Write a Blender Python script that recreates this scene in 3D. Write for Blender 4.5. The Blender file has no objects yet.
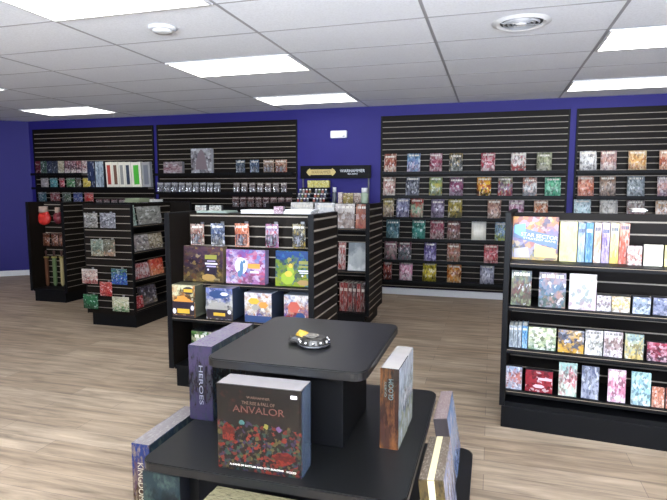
import bpy, bmesh, math, random
from mathutils import Vector, Matrix
random.seed(7)
S = bpy.context.scene
COL = S.collection
PI = math.pi
# ---------------------------------------------------------------- camera, light, exposure
F_PX, CX, CY = 541.0, 333.5, 250.0
YAW, PITCH, CAM_H = math.radians(16.3), math.atan(60/541.0), 1.475
cam = bpy.data.cameras.new('camera'); camo = bpy.data.objects.new('camera', cam); COL.objects.link(camo)
camo.location = (0, 0, CAM_H); camo.rotation_euler = (PI/2 - PITCH, 0, YAW)
cam.sensor_fit = 'HORIZONTAL'; cam.sensor_width = 36; cam.lens = 36*F_PX/667; cam.clip_start = .05
S.camera = camo
FIX_EMIT = 2.6
WINDOW_W = 1600
S.view_settings.view_transform = 'Standard'; S.view_settings.look = 'None'; S.view_settings.gamma = 1
S.view_settings.exposure = 0.9
w = bpy.data.worlds.new('sky'); S.world = w; w.use_nodes = True
w.node_tree.nodes['Background'].inputs[0].default_value = (.62, .75, 1, 1)
w.node_tree.nodes['Background'].inputs[1].default_value = 1.6
def area(name, loc, rot, sx, sy, energy, color):
    l = bpy.data.lights.new(name, 'AREA'); l.shape = 'RECTANGLE'; l.size = sx; l.size_y = sy; l.energy = energy; l.color = color
    o = bpy.data.objects.new(name, l); COL.objects.link(o); o.location = loc; o.rotation_euler = rot; return o
ROOM = dict(C=2.633, W=7.55, L=-8.7, R=4.6, F=-2.4)
area('window_daylight', (.7, ROOM['F']+.02, 1.45), (PI/2+1.38, 0, 0), 7.0, 2.2, WINDOW_W, (.82, .9, 1))   # window light, tilted almost straight up to brighten the ceiling
# ---------------------------------------------------------------- helpers
fw = Vector((-math.sin(YAW)*math.cos(PITCH), math.cos(YAW)*math.cos(PITCH), -math.sin(PITCH)))
rt = Vector((math.cos(YAW), math.sin(YAW), 0)); upv = rt.cross(fw); CAM = Vector((0, 0, CAM_H))
def ray(px, py): return fw + rt*((px-CX)/F_PX) + upv*((CY-py)/F_PX)
class Frame:
    """a unit's own axes: u along its front, v into it, measured from its front left corner"""
    def __init__(s, ox, oy, ang=0):
        s.o = Vector((ox, oy, 0)); s.a = ang
        s.u = Vector((math.cos(ang), math.sin(ang), 0)); s.n = Vector((-math.sin(ang), math.cos(ang), 0))
    def w(s, u, v, z=0): return s.o + s.u*u + s.n*v + Vector((0, 0, z))
    def hit(s, px, py, v):
        r = ray(px, py); t = (s.o + s.n*v - CAM).dot(s.n)/r.dot(s.n); p = CAM + r*t
        return (p - s.o).dot(s.u), p.z
def lin(h):
    h = h.lstrip('#'); r = [int(h[i:i+2], 16)/255 for i in (0, 2, 4)]
    return tuple(c/12.92 if c <= .04045 else ((c+.055)/1.055)**2.4 for c in r) + (1,)
MC = {}
def mat(name, col, rough=.5, metal=0, spec=.5, coat=0, bump=0, bscale=60):
    if name in MC: return MC[name]
    m = bpy.data.materials.new(name); m.use_nodes = True; N = m.node_tree.nodes; L = m.node_tree.links
    b = N['Principled BSDF']; c = lin(col) if isinstance(col, str) else col
    b.inputs['Base Color'].default_value = c; b.inputs['Roughness'].default_value = rough
    b.inputs['Metallic'].default_value = metal; b.inputs['Specular IOR Level'].default_value = spec
    b.inputs['Coat Weight'].default_value = coat
    nz = N.new('ShaderNodeTexNoise'); nz.inputs['Scale'].default_value = bscale; tc = N.new('ShaderNodeTexCoord')
    L.new(tc.outputs['Object'], nz.inputs['Vector'])
    mx = N.new('ShaderNodeMix'); mx.data_type = 'RGBA'; mx.inputs[6].default_value = c
    mx.inputs[7].default_value = tuple(x*.82 for x in c[:3])+(1,)
    L.new(nz.outputs['Fac'], mx.inputs[0]); L.new(mx.outputs[2], b.inputs['Base Color'])
    if bump:
        bp = N.new('ShaderNodeBump'); bp.inputs['Strength'].default_value = bump; bp.inputs['Distance'].default_value = .003
        L.new(nz.outputs['Fac'], bp.inputs['Height']); L.new(bp.outputs['Normal'], b.inputs['Normal'])
    MC[name] = m; return m
INK = .72      # printed stock is darker than white paint
def art(name, top, mid, bot, acc, seed=0, scale=3.0, title=.86, rough=.3, dist=.35, accamt=.52, titlecol='f2ece0', mosaic=10, inks=None, mz=2, mamt=.6, mmix=.62, ink=None):
    """printed cover: three colour zones broken up by noise, accent blotches, a broken title band"""
    m = bpy.data.materials.new(name); m.use_nodes = True; N = m.node_tree.nodes; L = m.node_tree.links
    b = N['Principled BSDF']; b.inputs['Roughness'].default_value = rough; b.inputs['Specular IOR Level'].default_value = .3
    kk = ink or INK; lin = lambda h: tuple(kk*c**1.12 for c in globals()['lin'](h)[:3])+(1,)
    tc = N.new('ShaderNodeTexCoord'); sp = N.new('ShaderNodeSeparateXYZ'); L.new(tc.outputs['Generated'], sp.inputs[0])
    cb = N.new('ShaderNodeCombineXYZ'); L.new(sp.outputs['X'], cb.inputs['X']); L.new(sp.outputs['Z'], cb.inputs['Z']); yy = N.new('ShaderNodeMath'); yy.operation = 'MULTIPLY_ADD'; L.new(sp.outputs['Y'], yy.inputs[0]); yy.inputs[1].default_value = 1.2; yy.inputs[2].default_value = seed*3.7; L.new(yy.outputs[0], cb.inputs['Y']); scale *= 1.35
    nz = N.new('ShaderNodeTexNoise'); nz.inputs['Scale'].default_value = scale; nz.inputs['Detail'].default_value = 9; nz.inputs['Roughness'].default_value = .6; L.new(cb.outputs[0], nz.inputs['Vector'])
    def math_(op, a, b_=None):
        n = N.new('ShaderNodeMath'); n.operation = op
        for i, x in enumerate((a, b_)):
            if x is None: continue
            if isinstance(x, (int, float)): n.inputs[i].default_value = x
            else: L.new(x, n.inputs[i])
        return n.outputs[0]
    pos = math_('ADD', sp.outputs['Z'], math_('MULTIPLY', math_('SUBTRACT', nz.outputs['Fac'], .5), dist*4))
    rp = N.new('ShaderNodeValToRGB'); e = rp.color_ramp.elements
    e[0].position = .25; e[0].color = lin(bot); e[1].position = .8; e[1].color = lin(top)
    x = e.new(.38); x.color = lin(mid); x = e.new(.62); x.color = lin(mid); L.new(pos, rp.inputs[0])
    vz = N.new('ShaderNodeTexNoise'); vz.inputs['Scale'].default_value = scale*1.2; vz.inputs['Detail'].default_value = 8; vz.inputs['Roughness'].default_value = .65
    v2 = N.new('ShaderNodeVectorMath'); v2.inputs[1].default_value = (seed*1.3, 5, seed*.7); L.new(cb.outputs[0], v2.inputs[0]); L.new(v2.outputs[0], vz.inputs['Vector'])
    mr = N.new('ShaderNodeMapRange'); mr.inputs[1].default_value = accamt-.04; mr.inputs[2].default_value = accamt+.16; L.new(vz.outputs['Fac'], mr.inputs[0])
    mx = N.new('ShaderNodeMix'); mx.data_type = 'RGBA'; L.new(mr.outputs[0], mx.inputs[0]); L.new(rp.outputs[0], mx.inputs[6]); mx.inputs[7].default_value = lin(acc)
    out = mx.outputs[2]
    if mosaic:
        # small printed shapes: warped cells, each taking one ink of the cover's palette
        wn = N.new('ShaderNodeTexNoise'); wn.inputs['Scale'].default_value = mosaic*.8; wn.inputs['Detail'].default_value = 2; L.new(v2.outputs[0], wn.inputs['Vector'])
        ws = N.new('ShaderNodeVectorMath'); ws.operation = 'MULTIPLY_ADD'; L.new(wn.outputs['Color'], ws.inputs[0]); ws.inputs[1].default_value = (1.6/mosaic,)*3; L.new(v2.outputs[0], ws.inputs[2])
        vo = N.new('ShaderNodeTexVoronoi'); vo.inputs['Scale'].default_value = mosaic; L.new(ws.outputs[0], vo.inputs['Vector'])
        sc = N.new('ShaderNodeSeparateColor'); L.new(vo.outputs['Color'], sc.inputs[0])
        pr = N.new('ShaderNodeValToRGB'); pr.color_ramp.interpolation = 'CONSTANT'; pe = pr.color_ramp.elements
        dk = tuple(c*.18 for c in lin(mid)[:3])+(1,); lt = tuple(min(1, c*.5+.45) for c in lin(top)[:3])+(1,)
        pal = inks and [lin(h) for h in inks] or [dk, lin(top), lin(mid), lin(acc), lin(bot), lt, dk]
        pe[0].color = pal[0]; pe[1].position = 1/len(pal); pe[1].color = pal[1]
        for q in range(2, len(pal)): x = pe.new(q/len(pal)); x.color = pal[q]
        L.new(sc.outputs[0], pr.inputs[0])
        mk = math_('MULTIPLY', math_('LESS_THAN', math_('ADD', sp.outputs['Z'], math_('MULTIPLY', math_('SUBTRACT', nz.outputs['Fac'], .5), .3)), mz), math_('MULTIPLY', math_('GREATER_THAN', sc.outputs[1], 1-mamt), mmix))
        mq = N.new('ShaderNodeMix'); mq.data_type = 'RGBA'; L.new(mk, mq.inputs[0]); L.new(out, mq.inputs[6]); L.new(pr.outputs[0], mq.inputs[7]); out = mq.outputs[2]
    if title:
        band = math_('LESS_THAN', math_('ABSOLUTE', math_('SUBTRACT', sp.outputs['Z'], title)), .045)
        n1 = N.new('ShaderNodeTexNoise'); n1.inputs['Scale'].default_value = 14; c2 = N.new('ShaderNodeCombineXYZ')
        L.new(sp.outputs['X'], c2.inputs['X']); c2.inputs['Y'].default_value = seed; L.new(c2.outputs[0], n1.inputs['Vector'])
        br = math_('MULTIPLY', math_('GREATER_THAN', n1.outputs['Fac'], .46), math_('LESS_THAN', math_('ABSOLUTE', math_('SUBTRACT', sp.outputs['X'], .5)), .4))
        m2 = N.new('ShaderNodeMix'); m2.data_type = 'RGBA'; L.new(math_('MULTIPLY', band, br), m2.inputs[0]); L.new(out, m2.inputs[6]); m2.inputs[7].default_value = lin(titlecol)
        out = m2.outputs[2]
    L.new(out, b.inputs['Base Color'])
    return m
def clear_mat():
    if 'clear' in MC: return MC['clear']
    m = bpy.data.materials.new('clear_plastic'); m.use_nodes = True; N = m.node_tree.nodes; L = m.node_tree.links
    N.remove(N['Principled BSDF']); t = N.new('ShaderNodeBsdfTransparent'); g = N.new('ShaderNodeBsdfGlossy'); g.inputs['Roughness'].default_value = .12
    mx = N.new('ShaderNodeMixShader'); fr = N.new('ShaderNodeFresnel'); fr.inputs['IOR'].default_value = 1.7
    L.new(fr.outputs[0], mx.inputs[0]); L.new(t.outputs[0], mx.inputs[1]); L.new(g.outputs[0], mx.inputs[2]); L.new(mx.outputs[0], N['Material Output'].inputs[0])
    MC['clear'] = m; return m
def emis(name, col, s):
    m = bpy.data.materials.new(name); m.use_nodes = True; b = m.node_tree.nodes['Principled BSDF']
    b.inputs['Base Color'].default_value = col; b.inputs['Emission Color'].default_value = col; b.inputs['Emission Strength'].default_value = s; return m
def box(bm, x0, x1, y0, y1, z0, z1, mi=0, bev=0, front=None):
    vs = [bm.verts.new(p) for p in ((x0,y0,z0),(x1,y0,z0),(x1,y1,z0),(x0,y1,z0),(x0,y0,z1),(x1,y0,z1),(x1,y1,z1),(x0,y1,z1))]
    fs = [bm.faces.new([vs[i] for i in f]) for f in ((0,3,2,1),(4,5,6,7),(0,1,5,4),(1,2,6,5),(2,3,7,6),(3,0,4,7))]
    for f in fs: f.material_index = mi
    if front is not None: fs[2].material_index = front
    if bev:
        es = {e for f in fs for e in f.edges}
        bmesh.ops.bevel(bm, geom=list(es), offset=bev, segments=2, affect='EDGES', profile=.5)
    return fs
def lathe(bm, prof, seg=20, mi=0, cx=0, cy=0):
    rings = []
    for r, z in prof: rings.append([bm.verts.new((cx+r*math.cos(2*PI*i/seg), cy+r*math.sin(2*PI*i/seg), z)) for i in range(seg)])
    for a, b in zip(rings, rings[1:]):
        for i in range(seg):
            f = bm.faces.new((a[i], a[(i+1)%seg], b[(i+1)%seg], b[i])); f.material_index = mi; f.smooth = True
    f = bm.faces.new(rings[0][::-1]); f.material_index = mi; f = bm.faces.new(rings[-1]); f.material_index = mi
def tube(bm, pts, r, seg=6, mi=0):
    prev = None
    for k, p in enumerate(pts):
        p = Vector(p); d = (Vector(pts[min(k+1, len(pts)-1)]) - Vector(pts[max(k-1, 0)])).normalized()
        a = d.orthogonal().normalized(); a = Vector((1,0,0)) if abs(d.x) < .5 else Vector((0,1,0)); a = (a - d*a.dot(d)).normalized(); b = d.cross(a)
        ring = [bm.verts.new(p + (a*math.cos(2*PI*i/seg) + b*math.sin(2*PI*i/seg))*r) for i in range(seg)]
        if prev:
            for i in range(seg): bm.faces.new((prev[i], prev[(i+1)%seg], ring[(i+1)%seg], ring[i])).material_index = mi
        else: bm.faces.new(ring[::-1])
        prev = ring
    bm.faces.new(prev)
def slab(bm, x0, x1, y0, y1, z0, z1, r, seg=8, mi=0, bev=.004):
    pts = []
    for cx, cy, a0 in ((x1-r, y1-r, 0), (x0+r, y1-r, PI/2), (x0+r, y0+r, PI), (x1-r, y0+r, 1.5*PI)):
        for i in range(seg+1): a = a0 + PI/2*i/seg; pts.append((cx+r*math.cos(a), cy+r*math.sin(a)))
    f = bm.faces.new([bm.verts.new((x, y, z0)) for x, y in pts]); f.normal_update()
    if f.normal.z > 0: f.normal_flip()
    ex = bmesh.ops.extrude_face_region(bm, geom=[f]); nv = [g for g in ex['geom'] if isinstance(g, bmesh.types.BMVert)]
    bmesh.ops.translate(bm, verts=nv, vec=(0, 0, z1-z0))
    for f in bm.faces: f.material_index = mi
    if bev:
        es = [e for e in bm.edges if abs(e.verts[0].co.z-e.verts[1].co.z) < 1e-6]
        bmesh.ops.bevel(bm, geom=es, offset=bev, segments=2, affect='EDGES')
def BM(): return bmesh.new()
def obj(name, bm, mats, parent=None, loc=None, rot=None):
    bmesh.ops.recalc_face_normals(bm, faces=bm.faces)
    me = bpy.data.meshes.new(name); bm.to_mesh(me); bm.free()
    for m in (mats if isinstance(mats, (list, tuple)) else [mats]): me.materials.append(m)
    o = bpy.data.objects.new(name, me); COL.objects.link(o)
    if parent: o.parent = parent
    if loc is not None: o.location = loc
    if rot is not None: o.rotation_euler = rot
    return o
def tag(o, label, cat, group=None):
    o['label'] = label; o['category'] = cat
    if group: o['group'] = group
    return o
def thing(name, loc, rot=(0,0,0)):
    o = bpy.data.objects.new(name, None); COL.objects.link(o); o.location = loc; o.rotation_euler = rot; o.empty_display_size = .1; return o
def struct(name, bm, mats, **k):
    o = obj(name, bm, mats, **k); o['kind'] = 'structure'; return o
def text(name, body, wid, hei, m, parent, loc, rot=(PI/2,0,0)):
    cu = bpy.data.curves.new(name, 'FONT'); cu.body = body; cu.align_x = 'CENTER'; cu.align_y = 'CENTER'; cu.extrude = .0006
    t = bpy.data.objects.new('tmp', cu); COL.objects.link(t); bpy.context.view_layer.update()
    me = bpy.data.meshes.new_from_object(t.evaluated_get(bpy.context.evaluated_depsgraph_get())); bpy.data.objects.remove(t)
    xs = [v.co.x for v in me.vertices]; ys = [v.co.y for v in me.vertices]
    cx, cy = (max(xs)+min(xs))/2, (max(ys)+min(ys))/2; sx, sy = wid/(max(xs)-min(xs)), hei/(max(ys)-min(ys))
    for v in me.vertices: v.co.x = (v.co.x-cx)*sx; v.co.y = (v.co.y-cy)*sy
    me.materials.clear(); me.materials.append(m); me.name = name
    o = bpy.data.objects.new(name, me); COL.objects.link(o); o.parent = parent; o.location = loc; o.rotation_euler = rot; return o
# ---------------------------------------------------------------- materials of the place
BLACK = mat('black_laminate', (.0035, .0035, .004, 1), .5, spec=.16, bscale=9)
BLACKS = mat('black_slat_board', (.008, .0055, .0038, 1), .55, spec=.12, bscale=5)
TABLE = mat('black_table_laminate', (.005, .005, .005, 1), .36, spec=.42, bscale=30, bump=.05)
GROOVE = mat('slat_groove_insert', (.32, .27, .21, 1), .45, spec=.4)
METAL = mat('shelf_metal_edge', (.26, .2, .14, 1), .5, metal=.2)
WHITE = mat('white_paint', (.75, .75, .74, 1), .5)
PAPER = mat('paper_white', 'e9e4d8', .6)
CARD = mat('dark_card', (.02, .02, .025, 1), .3, coat=.3)
SHRINK = mat('silver_edge', (.55, .56, .6, 1), .2, coat=.5)
HOOKM = mat('hook_steel', (.3, .3, .3, 1), .3, metal=.9)
PURPLE = mat('purple_wall_paint', (.021, .016, .165, 1), .6, spec=.3, bscale=2)
def floor_mat():
    m = bpy.data.materials.new('plank_floor'); m.use_nodes = True; N = m.node_tree.nodes; L = m.node_tree.links; b = N['Principled BSDF']
    tc = N.new('ShaderNodeTexCoord'); br = N.new('ShaderNodeTexBrick'); br.offset = .37; br.offset_frequency = 2; br.squash = 1
    br.inputs['Scale'].default_value = 1; br.inputs['Brick Width'].default_value = 1.22; br.inputs['Row Height'].default_value = .155
    br.inputs['Mortar Size'].default_value = .0016; br.inputs['Mortar Smooth'].default_value = .3; br.inputs['Bias'].default_value = 0
    br.inputs['Color1'].default_value = (.34, .252, .170, 1); br.inputs['Color2'].default_value = (.46, .36, .258, 1); br.inputs['Mortar'].default_value = (.17, .13, .1, 1)
    L.new(tc.outputs['Object'], br.inputs['Vector'])
    mp = N.new('ShaderNodeMapping'); mp.inputs['Scale'].default_value = (1.3, 13, 1); L.new(tc.outputs['Object'], mp.inputs[0])
    nz = N.new('ShaderNodeTexNoise'); nz.inputs['Scale'].default_value = 1.5; nz.inputs['Detail'].default_value = 7; nz.inputs['Roughness'].default_value = .62; nz.inputs['Distortion'].default_value = .5
    L.new(mp.outputs[0], nz.inputs['Vector'])
    rp = N.new('ShaderNodeValToRGB'); e = rp.color_ramp.elements; e[0].position = .3; e[0].color = (.40, .39, .38, 1); e[1].position = .68; e[1].color = (1.12, 1.12, 1.12, 1)
    L.new(nz.outputs['Fac'], rp.inputs[0])
    mx = N.new('ShaderNodeMix'); mx.data_type = 'RGBA'; mx.blend_type = 'MULTIPLY'; mx.inputs[0].default_value = 1
    L.new(br.outputs['Color'], mx.inputs[6]); L.new(rp.outputs[0], mx.inputs[7]); L.new(mx.outputs[2], b.inputs['Base Color'])
    b.inputs['Roughness'].default_value = .48; b.inputs['Specular IOR Level'].default_value = .35
    bp = N.new('ShaderNodeBump'); bp.inputs['Strength'].default_value = .15; bp.inputs['Distance'].default_value = .002; L.new(nz.outputs['Fac'], bp.inputs['Height']); L.new(bp.outputs[0], b.inputs['Normal'])
    return m
def ceil_mat():
    m = bpy.data.materials.new('ceiling_tile'); m.use_nodes = True; N = m.node_tree.nodes; L = m.node_tree.links; b = N['Principled BSDF']
    tc = N.new('ShaderNodeTexCoord'); nz = N.new('ShaderNodeTexNoise'); nz.inputs['Scale'].default_value = 70; nz.inputs['Detail'].default_value = 4; L.new(tc.outputs['Object'], nz.inputs[0])
    rp = N.new('ShaderNodeValToRGB'); e = rp.color_ramp.elements; e[0].position = .3; e[0].color = (.78, .80, .83, 1); e[1].position = .6; e[1].color = (.86, .885, .92, 1)
    L.new(nz.outputs['Fac'], rp.inputs[0]); L.new(rp.outputs[0], b.inputs['Base Color']); b.inputs['Roughness'].default_value = .9; return m
# ---------------------------------------------------------------- the room
C, W, LX, RX, FY = ROOM['C'], ROOM['W'], ROOM['L'], ROOM['R'], ROOM['F']
KX, KY = -7.62, 7.55          # where the back wall turns into the slanted left corner
JX, JY = -8.7, 6.75
def poly(name, pts, z, m, up, th=.05):
    bm = BM(); f = bm.faces.new([bm.verts.new((x, y, z)) for x, y in pts]); ex = bmesh.ops.extrude_face_region(bm, geom=[f])
    bmesh.ops.translate(bm, verts=[g for g in ex['geom'] if isinstance(g, bmesh.types.BMVert)], vec=(0, 0, th*up)); return struct(name, bm, m)
outline = [(LX-.1, FY-.1), (RX+.1, FY-.1), (RX+.1, W+.1), (KX, W+.1), (LX-.1, JY)]
poly('floor', outline, 0, floor_mat(), -1)
poly('ceiling', outline, C, ceil_mat(), 1)
def wallbox(name, p, q, z0=0, z1=C, th=.1, m=PURPLE, out=1):
    p = Vector((p[0], p[1], 0)); q = Vector((q[0], q[1], 0)); d = q-p; a = math.atan2(d.y, d.x); bm = BM(); box(bm, 0, d.length, 0, th, z0, z1)
    return struct(name, bm, m, loc=p, rot=(0, 0, a))
wallbox('wall_back', (KX, W), (RX, W))
wallbox('wall_corner', (JX, JY), (KX, KY))
wallbox('wall_left', (LX, FY), (LX, JY))
wallbox('wall_right', (RX, W), (RX, FY))
bm = BM()   # unseen wall behind the camera; shop window opening widened leftward to brighten that side
box(bm, LX, -3.5, FY-.1, FY, 0, C); box(bm, 4.3, RX, FY-.1, FY, 0, C); box(bm, -3.5, 4.3, FY-.1, FY, 0, .3); box(bm, -3.5, 4.3, FY-.1, FY, 2.55, C)
struct('wall_front', bm, PURPLE)
bm = BM()
for x in (-3.5, -2.2, -.9, .38, 1.68, 2.98, 4.25): box(bm, x, x+.05, FY-.08, FY-.02, .3, 2.55)
box(bm, -3.5, 4.3, FY-.08, FY-.02, .3, .35); box(bm, -3.5, 4.3, FY-.08, FY-.02, 2.5, 2.55)
struct('window_1', bm, mat('window_aluminium', (.5, .5, .5, 1), .4, metal=.7))
def baseb(name, p, q):
    p = Vector((p[0], p[1], 0)); q = Vector((q[0], q[1], 0)); d = q-p; bm = BM(); box(bm, 0, d.length, -.014, 0, 0, .092, bev=.003)
    struct(name, bm, WHITE, loc=p, rot=(0, 0, math.atan2(d.y, d.x)))
baseb('baseboard_back', (KX, W), (RX, W)); baseb('baseboard_corner', (JX, JY), (KX, KY)); baseb('baseboard_left', (LX, FY), (LX, JY)); baseb('baseboard_right', (RX, W), (RX, FY))
GX = [.77+1.235*k for k in range(-8, 4)]; GY = [3.186+.64*k for k in range(-9, 7)]
bm = BM()
for x in GX:
    if LX < x < RX: box(bm, x-.011, x+.011, FY, W, C-.0022, C-.0005)
for y in GY:
    if FY < y < W: box(bm, LX, RX, y-.008, y+.008, C-.0016, C-.0005)
struct('trim_1', bm, mat('ceiling_grid_bar', (.40, .40, .42, 1), .5))
# recessed ceiling lights: every third bay across, every third row back
DIFF = emis('light_diffuser', (1, .985, .96, 1), FIX_EMIT)
def ceiling_light(ix, y0):
    x0 = .77+1.235*ix+.012; x1 = x0+1.235-.024; y1 = y0+.62; cx, cy = (x0+x1)/2, (y0+y1)/2
    t = thing('ceiling_light', (cx, cy, C)); hx, hy = (x1-x0)/2, (y1-y0)/2
    bm = BM(); box(bm, -hx+.02, hx-.02, -hy+.02, hy-.02, -.010, -.004); obj('diffuser', bm, DIFF, t)
    bm = BM()
    for a in ((-hx, hx, -hy, -hy+.02), (-hx, hx, hy-.02, hy), (-hx, -hx+.02, -hy+.02, hy-.02), (hx-.02, hx, -hy+.02, hy-.02)): box(bm, *a, -.012, -.0005)
    obj('light_frame', bm, WHITE, t); return t
rows = {'back': 6.41, 'middle': 4.485, 'front': 2.556, 'near': .63, 'entrance': -1.29}
colsL = {0: 'right', -3: 'centre', -6: 'left'}
for rn, y in rows.items():
    for ix, cn in colsL.items():
        t = ceiling_light(ix, y)
        lab = {('back','right'):'lit ceiling panel nearest the purple wall above the right comic wall', ('middle','right'):'lit ceiling panel at right, just behind the round air vent',
               ('front','centre'):'large lit ceiling panel at top left, next to the round detector', ('middle','centre'):'lit ceiling panel between the round detector and the back wall row',
               ('back','centre'):'narrow looking lit ceiling panel near the wall above the exit light', ('back','left'):'lit ceiling panel near the left corner above the packet wall',
               ('middle','left'):'lit ceiling panel cut by the left edge of the view'}.get((rn, cn), 'lit ceiling panel in the %s row at the %s of the shop' % (rn, cn))
        tag(t, lab, 'ceiling light', 'recessed ceiling light panels')
# round detector and round vent
t = thing('smoke_detector', (-2.31, 3.525, C)); bm = BM(); lathe(bm, [(.1, -.0005), (.1, -.012), (.085, -.022)], 32); obj('mounting_plate', bm, WHITE, t)
bm = BM(); lathe(bm, [(.07, -.022), (.066, -.034), (.03, -.038)], 32); obj('sensor_cover', bm, WHITE, t)
tag(t, 'flat round white detector on the ceiling beside the large lit panel', 'smoke detector')
t = thing('air_vent', (.155, 4.12, C)); bm = BM()
n = 40
for ra, rb, za, zb in ((.20, .165, -.001, -.016), (.165, .15, -.016, -.010), (.15, .142, -.010, -.001)):
    A = [bm.verts.new((ra*math.cos(2*PI*i/n), ra*math.sin(2*PI*i/n), za)) for i in range(n)]; B = [bm.verts.new((rb*math.cos(2*PI*i/n), rb*math.sin(2*PI*i/n), zb)) for i in range(n)]
    for i in range(n): bm.faces.new((A[i], A[(i+1)%n], B[(i+1)%n], B[i])).smooth = True
obj('outer_ring', bm, WHITE, t)
bm = BM(); lathe(bm, [(.145, -.0005), (.145, -.002)], 32); obj('duct_opening', bm, mat('duct_dark', (.05, .05, .055, 1), .8), t)
GREYM = mat('vent_grey', (.42, .42, .43, 1), .4)
for r in (.125, .095, .065):
    bm = BM()
    A = [[bm.verts.new((rr*math.cos(2*PI*i/n), rr*math.sin(2*PI*i/n), z)) for i in range(n)] for rr, z in ((r, -.003), (r-.006, -.018), (r-.010, -.018), (r-.006, -.003))]
    for q in range(3):
        for i in range(n): bm.faces.new((A[q][i], A[q][(i+1)%n], A[q+1][(i+1)%n], A[q+1][i]))
    obj('vent_ring', bm, GREYM, t)
bm = BM(); lathe(bm, [(.03, -.003), (.04, -.016), (.02, -.02)], 24); obj('centre_cone', bm, WHITE, t)
bm = BM()
for a in range(4):
    c_, s_ = math.cos(a*PI/2+.4), math.sin(a*PI/2+.4); tube(bm, [(c_*.03, s_*.03, -.010), (c_*.148, s_*.148, -.010)], .004)
obj('spokes', bm, GREYM, t)
tag(t, 'round white and grey air vent in the ceiling above the comic wall', 'vent')
# ---------------------------------------------------------------- slat boards
PITCH_S = .0762; GAP = .013
def slat_bm(bm, x0, x1, z0, z1, phase=0.0, y=0, th=.02, flip=False, gap=.010):
    """slats facing -y (or +y when flip), board thickness th starting at y"""
    s = -1 if flip else 1
    def bx(xa, xb, ya, yb, za, zb, mi):
        a, b = sorted((y+s*ya, y+s*yb)); box(bm, xa, xb, a, b, za, zb, mi)
    bx(x0+.004, x1-.004, .005, .009, z0+.004, z1-.004, 1); bx(x0, x1, .009, th, z0, z1, 0)
    z = z0
    zc = z0 + (phase % PITCH_S)
    while z < z1:
        top = min(zc if zc > z else zc, z1)
        if top - z > .004: bx(x0, x1, 0, .009, z, top - (gap if top < z1 else 0), 0)
        z = top; zc = zc + PITCH_S
        if top >= z1: break
FB = Frame(0, W, 0)
PANELS = [(-7.52, -5.165, 'leftmost', 'packet wall'), (-5.10, -2.755, 'second from left', 'sparse wall'), (-1.515, .915, 'wide centre', 'comic wall'), (.99, 3.42, 'right', 'far right comic wall')]
PZ0, PZ1 = .10, 2.49
plabels = ['black slat board panel on the back wall at the left corner', 'black slat board panel left of the exit light, grey box near its top',
           'black slat board panel right of the exit light, filled with comics', 'black slat board panel cut by the right edge, above the book fixture']
for i, (a, b, _, _) in enumerate(PANELS):
    t = thing('slatwall_panel', ((a+b)/2, W-.022, 0)); h = (b-a)/2
    bm = BM(); slat_bm(bm, -h+.02, h-.02, PZ0, PZ1, .03, gap=.009); obj('slat_board', bm, [BLACKS, GROOVE], t)
    for s in (-1, 1):
        bm = BM(); box(bm, *sorted((s*h, s*(h-.02))), -.006, .02, PZ0, PZ1, 0, .002); obj('edge_trim', bm, BLACK, t)
    tag(t, plabels[i], 'slatwall panel', 'slat board panels on the back wall')
SLV = -.022     # v of the front of the slat boards
def wall_shelf(u0, u1, z, label, d=.13, lip=.018, group='narrow shelves on the slat boards'):
    t = thing('wall_shelf', (( u0+u1)/2, W+SLV, z)); h = (u1-u0)/2
    bm = BM(); box(bm, -h, h, -d, 0, -.006, 0); obj('shelf_board', bm, BLACK, t)
    bm = BM(); box(bm, -h, h, -d-.004, -d, -.012-lip, .008, 0); obj('front_lip', bm, BLACK, t)
    tag(t, label, 'shelf', group); return t
# ---------------------------------------------------------------- goods
def put(F, v, rect, z=None):
    """pixel rectangle on the plane v of a unit -> width, height, world spot of its front bottom centre"""
    x0, y0, x1, y1 = rect; u0, zt = F.hit(x0, (y0+y1)/2, v); u1, _ = F.hit(x1, (y0+y1)/2, v)
    _, zt = F.hit((x0+x1)/2, y0, v); _, zb = F.hit((x0+x1)/2, y1, v)
    return abs(u1-u0), max(zt-zb, .01), F.w((u0+u1)/2, v, zb if z is None else z)
def comic(F, v, rect, z, cols, seed, label, group, lean=.12, th=.006, name='comic_book', cat='comic book', **ak):
    w_, h_, p = put(F, v, rect, z); bm = BM(); n = 4
    # slightly bowed booklet
    g = [[[None]*2 for _ in range(2)] for _ in range(n+1)]
    for i in range(n+1):
        x = -w_/2 + w_*i/n; bow = -.004*math.sin(PI*i/n)
        for j, y in enumerate((0, th)):
            for k, zz in enumerate((0, h_)): g[i][j][k] = bm.verts.new((x, y+bow, zz))
    for i in range(n):
        f = bm.faces.new((g[i][0][0], g[i+1][0][0], g[i+1][0][1], g[i][0][1])); f.material_index = 0; f.smooth = True
        f = bm.faces.new((g[i][1][0], g[i][1][1], g[i+1][1][1], g[i+1][1][0])); f.material_index = 1
        for k in (0, 1): bm.faces.new((g[i][0][k], g[i+1][0][k], g[i+1][1][k], g[i][1][k])).material_index = 1
    for i in (0, n): bm.faces.new((g[i][0][0], g[i][0][1], g[i][1][1], g[i][1][0])).material_index = 1
    m = art('cover_'+name, *cols, seed=seed, **ak)
    o = obj(name, bm, [m, PAPER], None, p, (-lean, 0, F.a)); return tag(o, label, cat, group)
def book(F, v, rect, z, cols, seed, label, group, th=.03, lean=.08, name='book', cat='book', pages=True, **ak):
    w_, h_, p = put(F, v, rect, z); t = thing(name, p, (-lean, 0, F.a)); m = art('cover_'+name, *cols, seed=seed, **ak)
    bm = BM(); box(bm, -w_/2, w_/2, 0, .003, 0, h_); box(bm, -w_/2, w_/2, th-.003, th, 0, h_); box(bm, -w_/2, -w_/2+.003, .003, th-.003, 0, h_); obj('cover', bm, m, t)
    bm = BM(); box(bm, -w_/2+.003, w_/2-.005, .003, th-.003, .003, h_-.003); obj('pages', bm, PAPER, t)
    return tag(t, label, cat, group)
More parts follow.
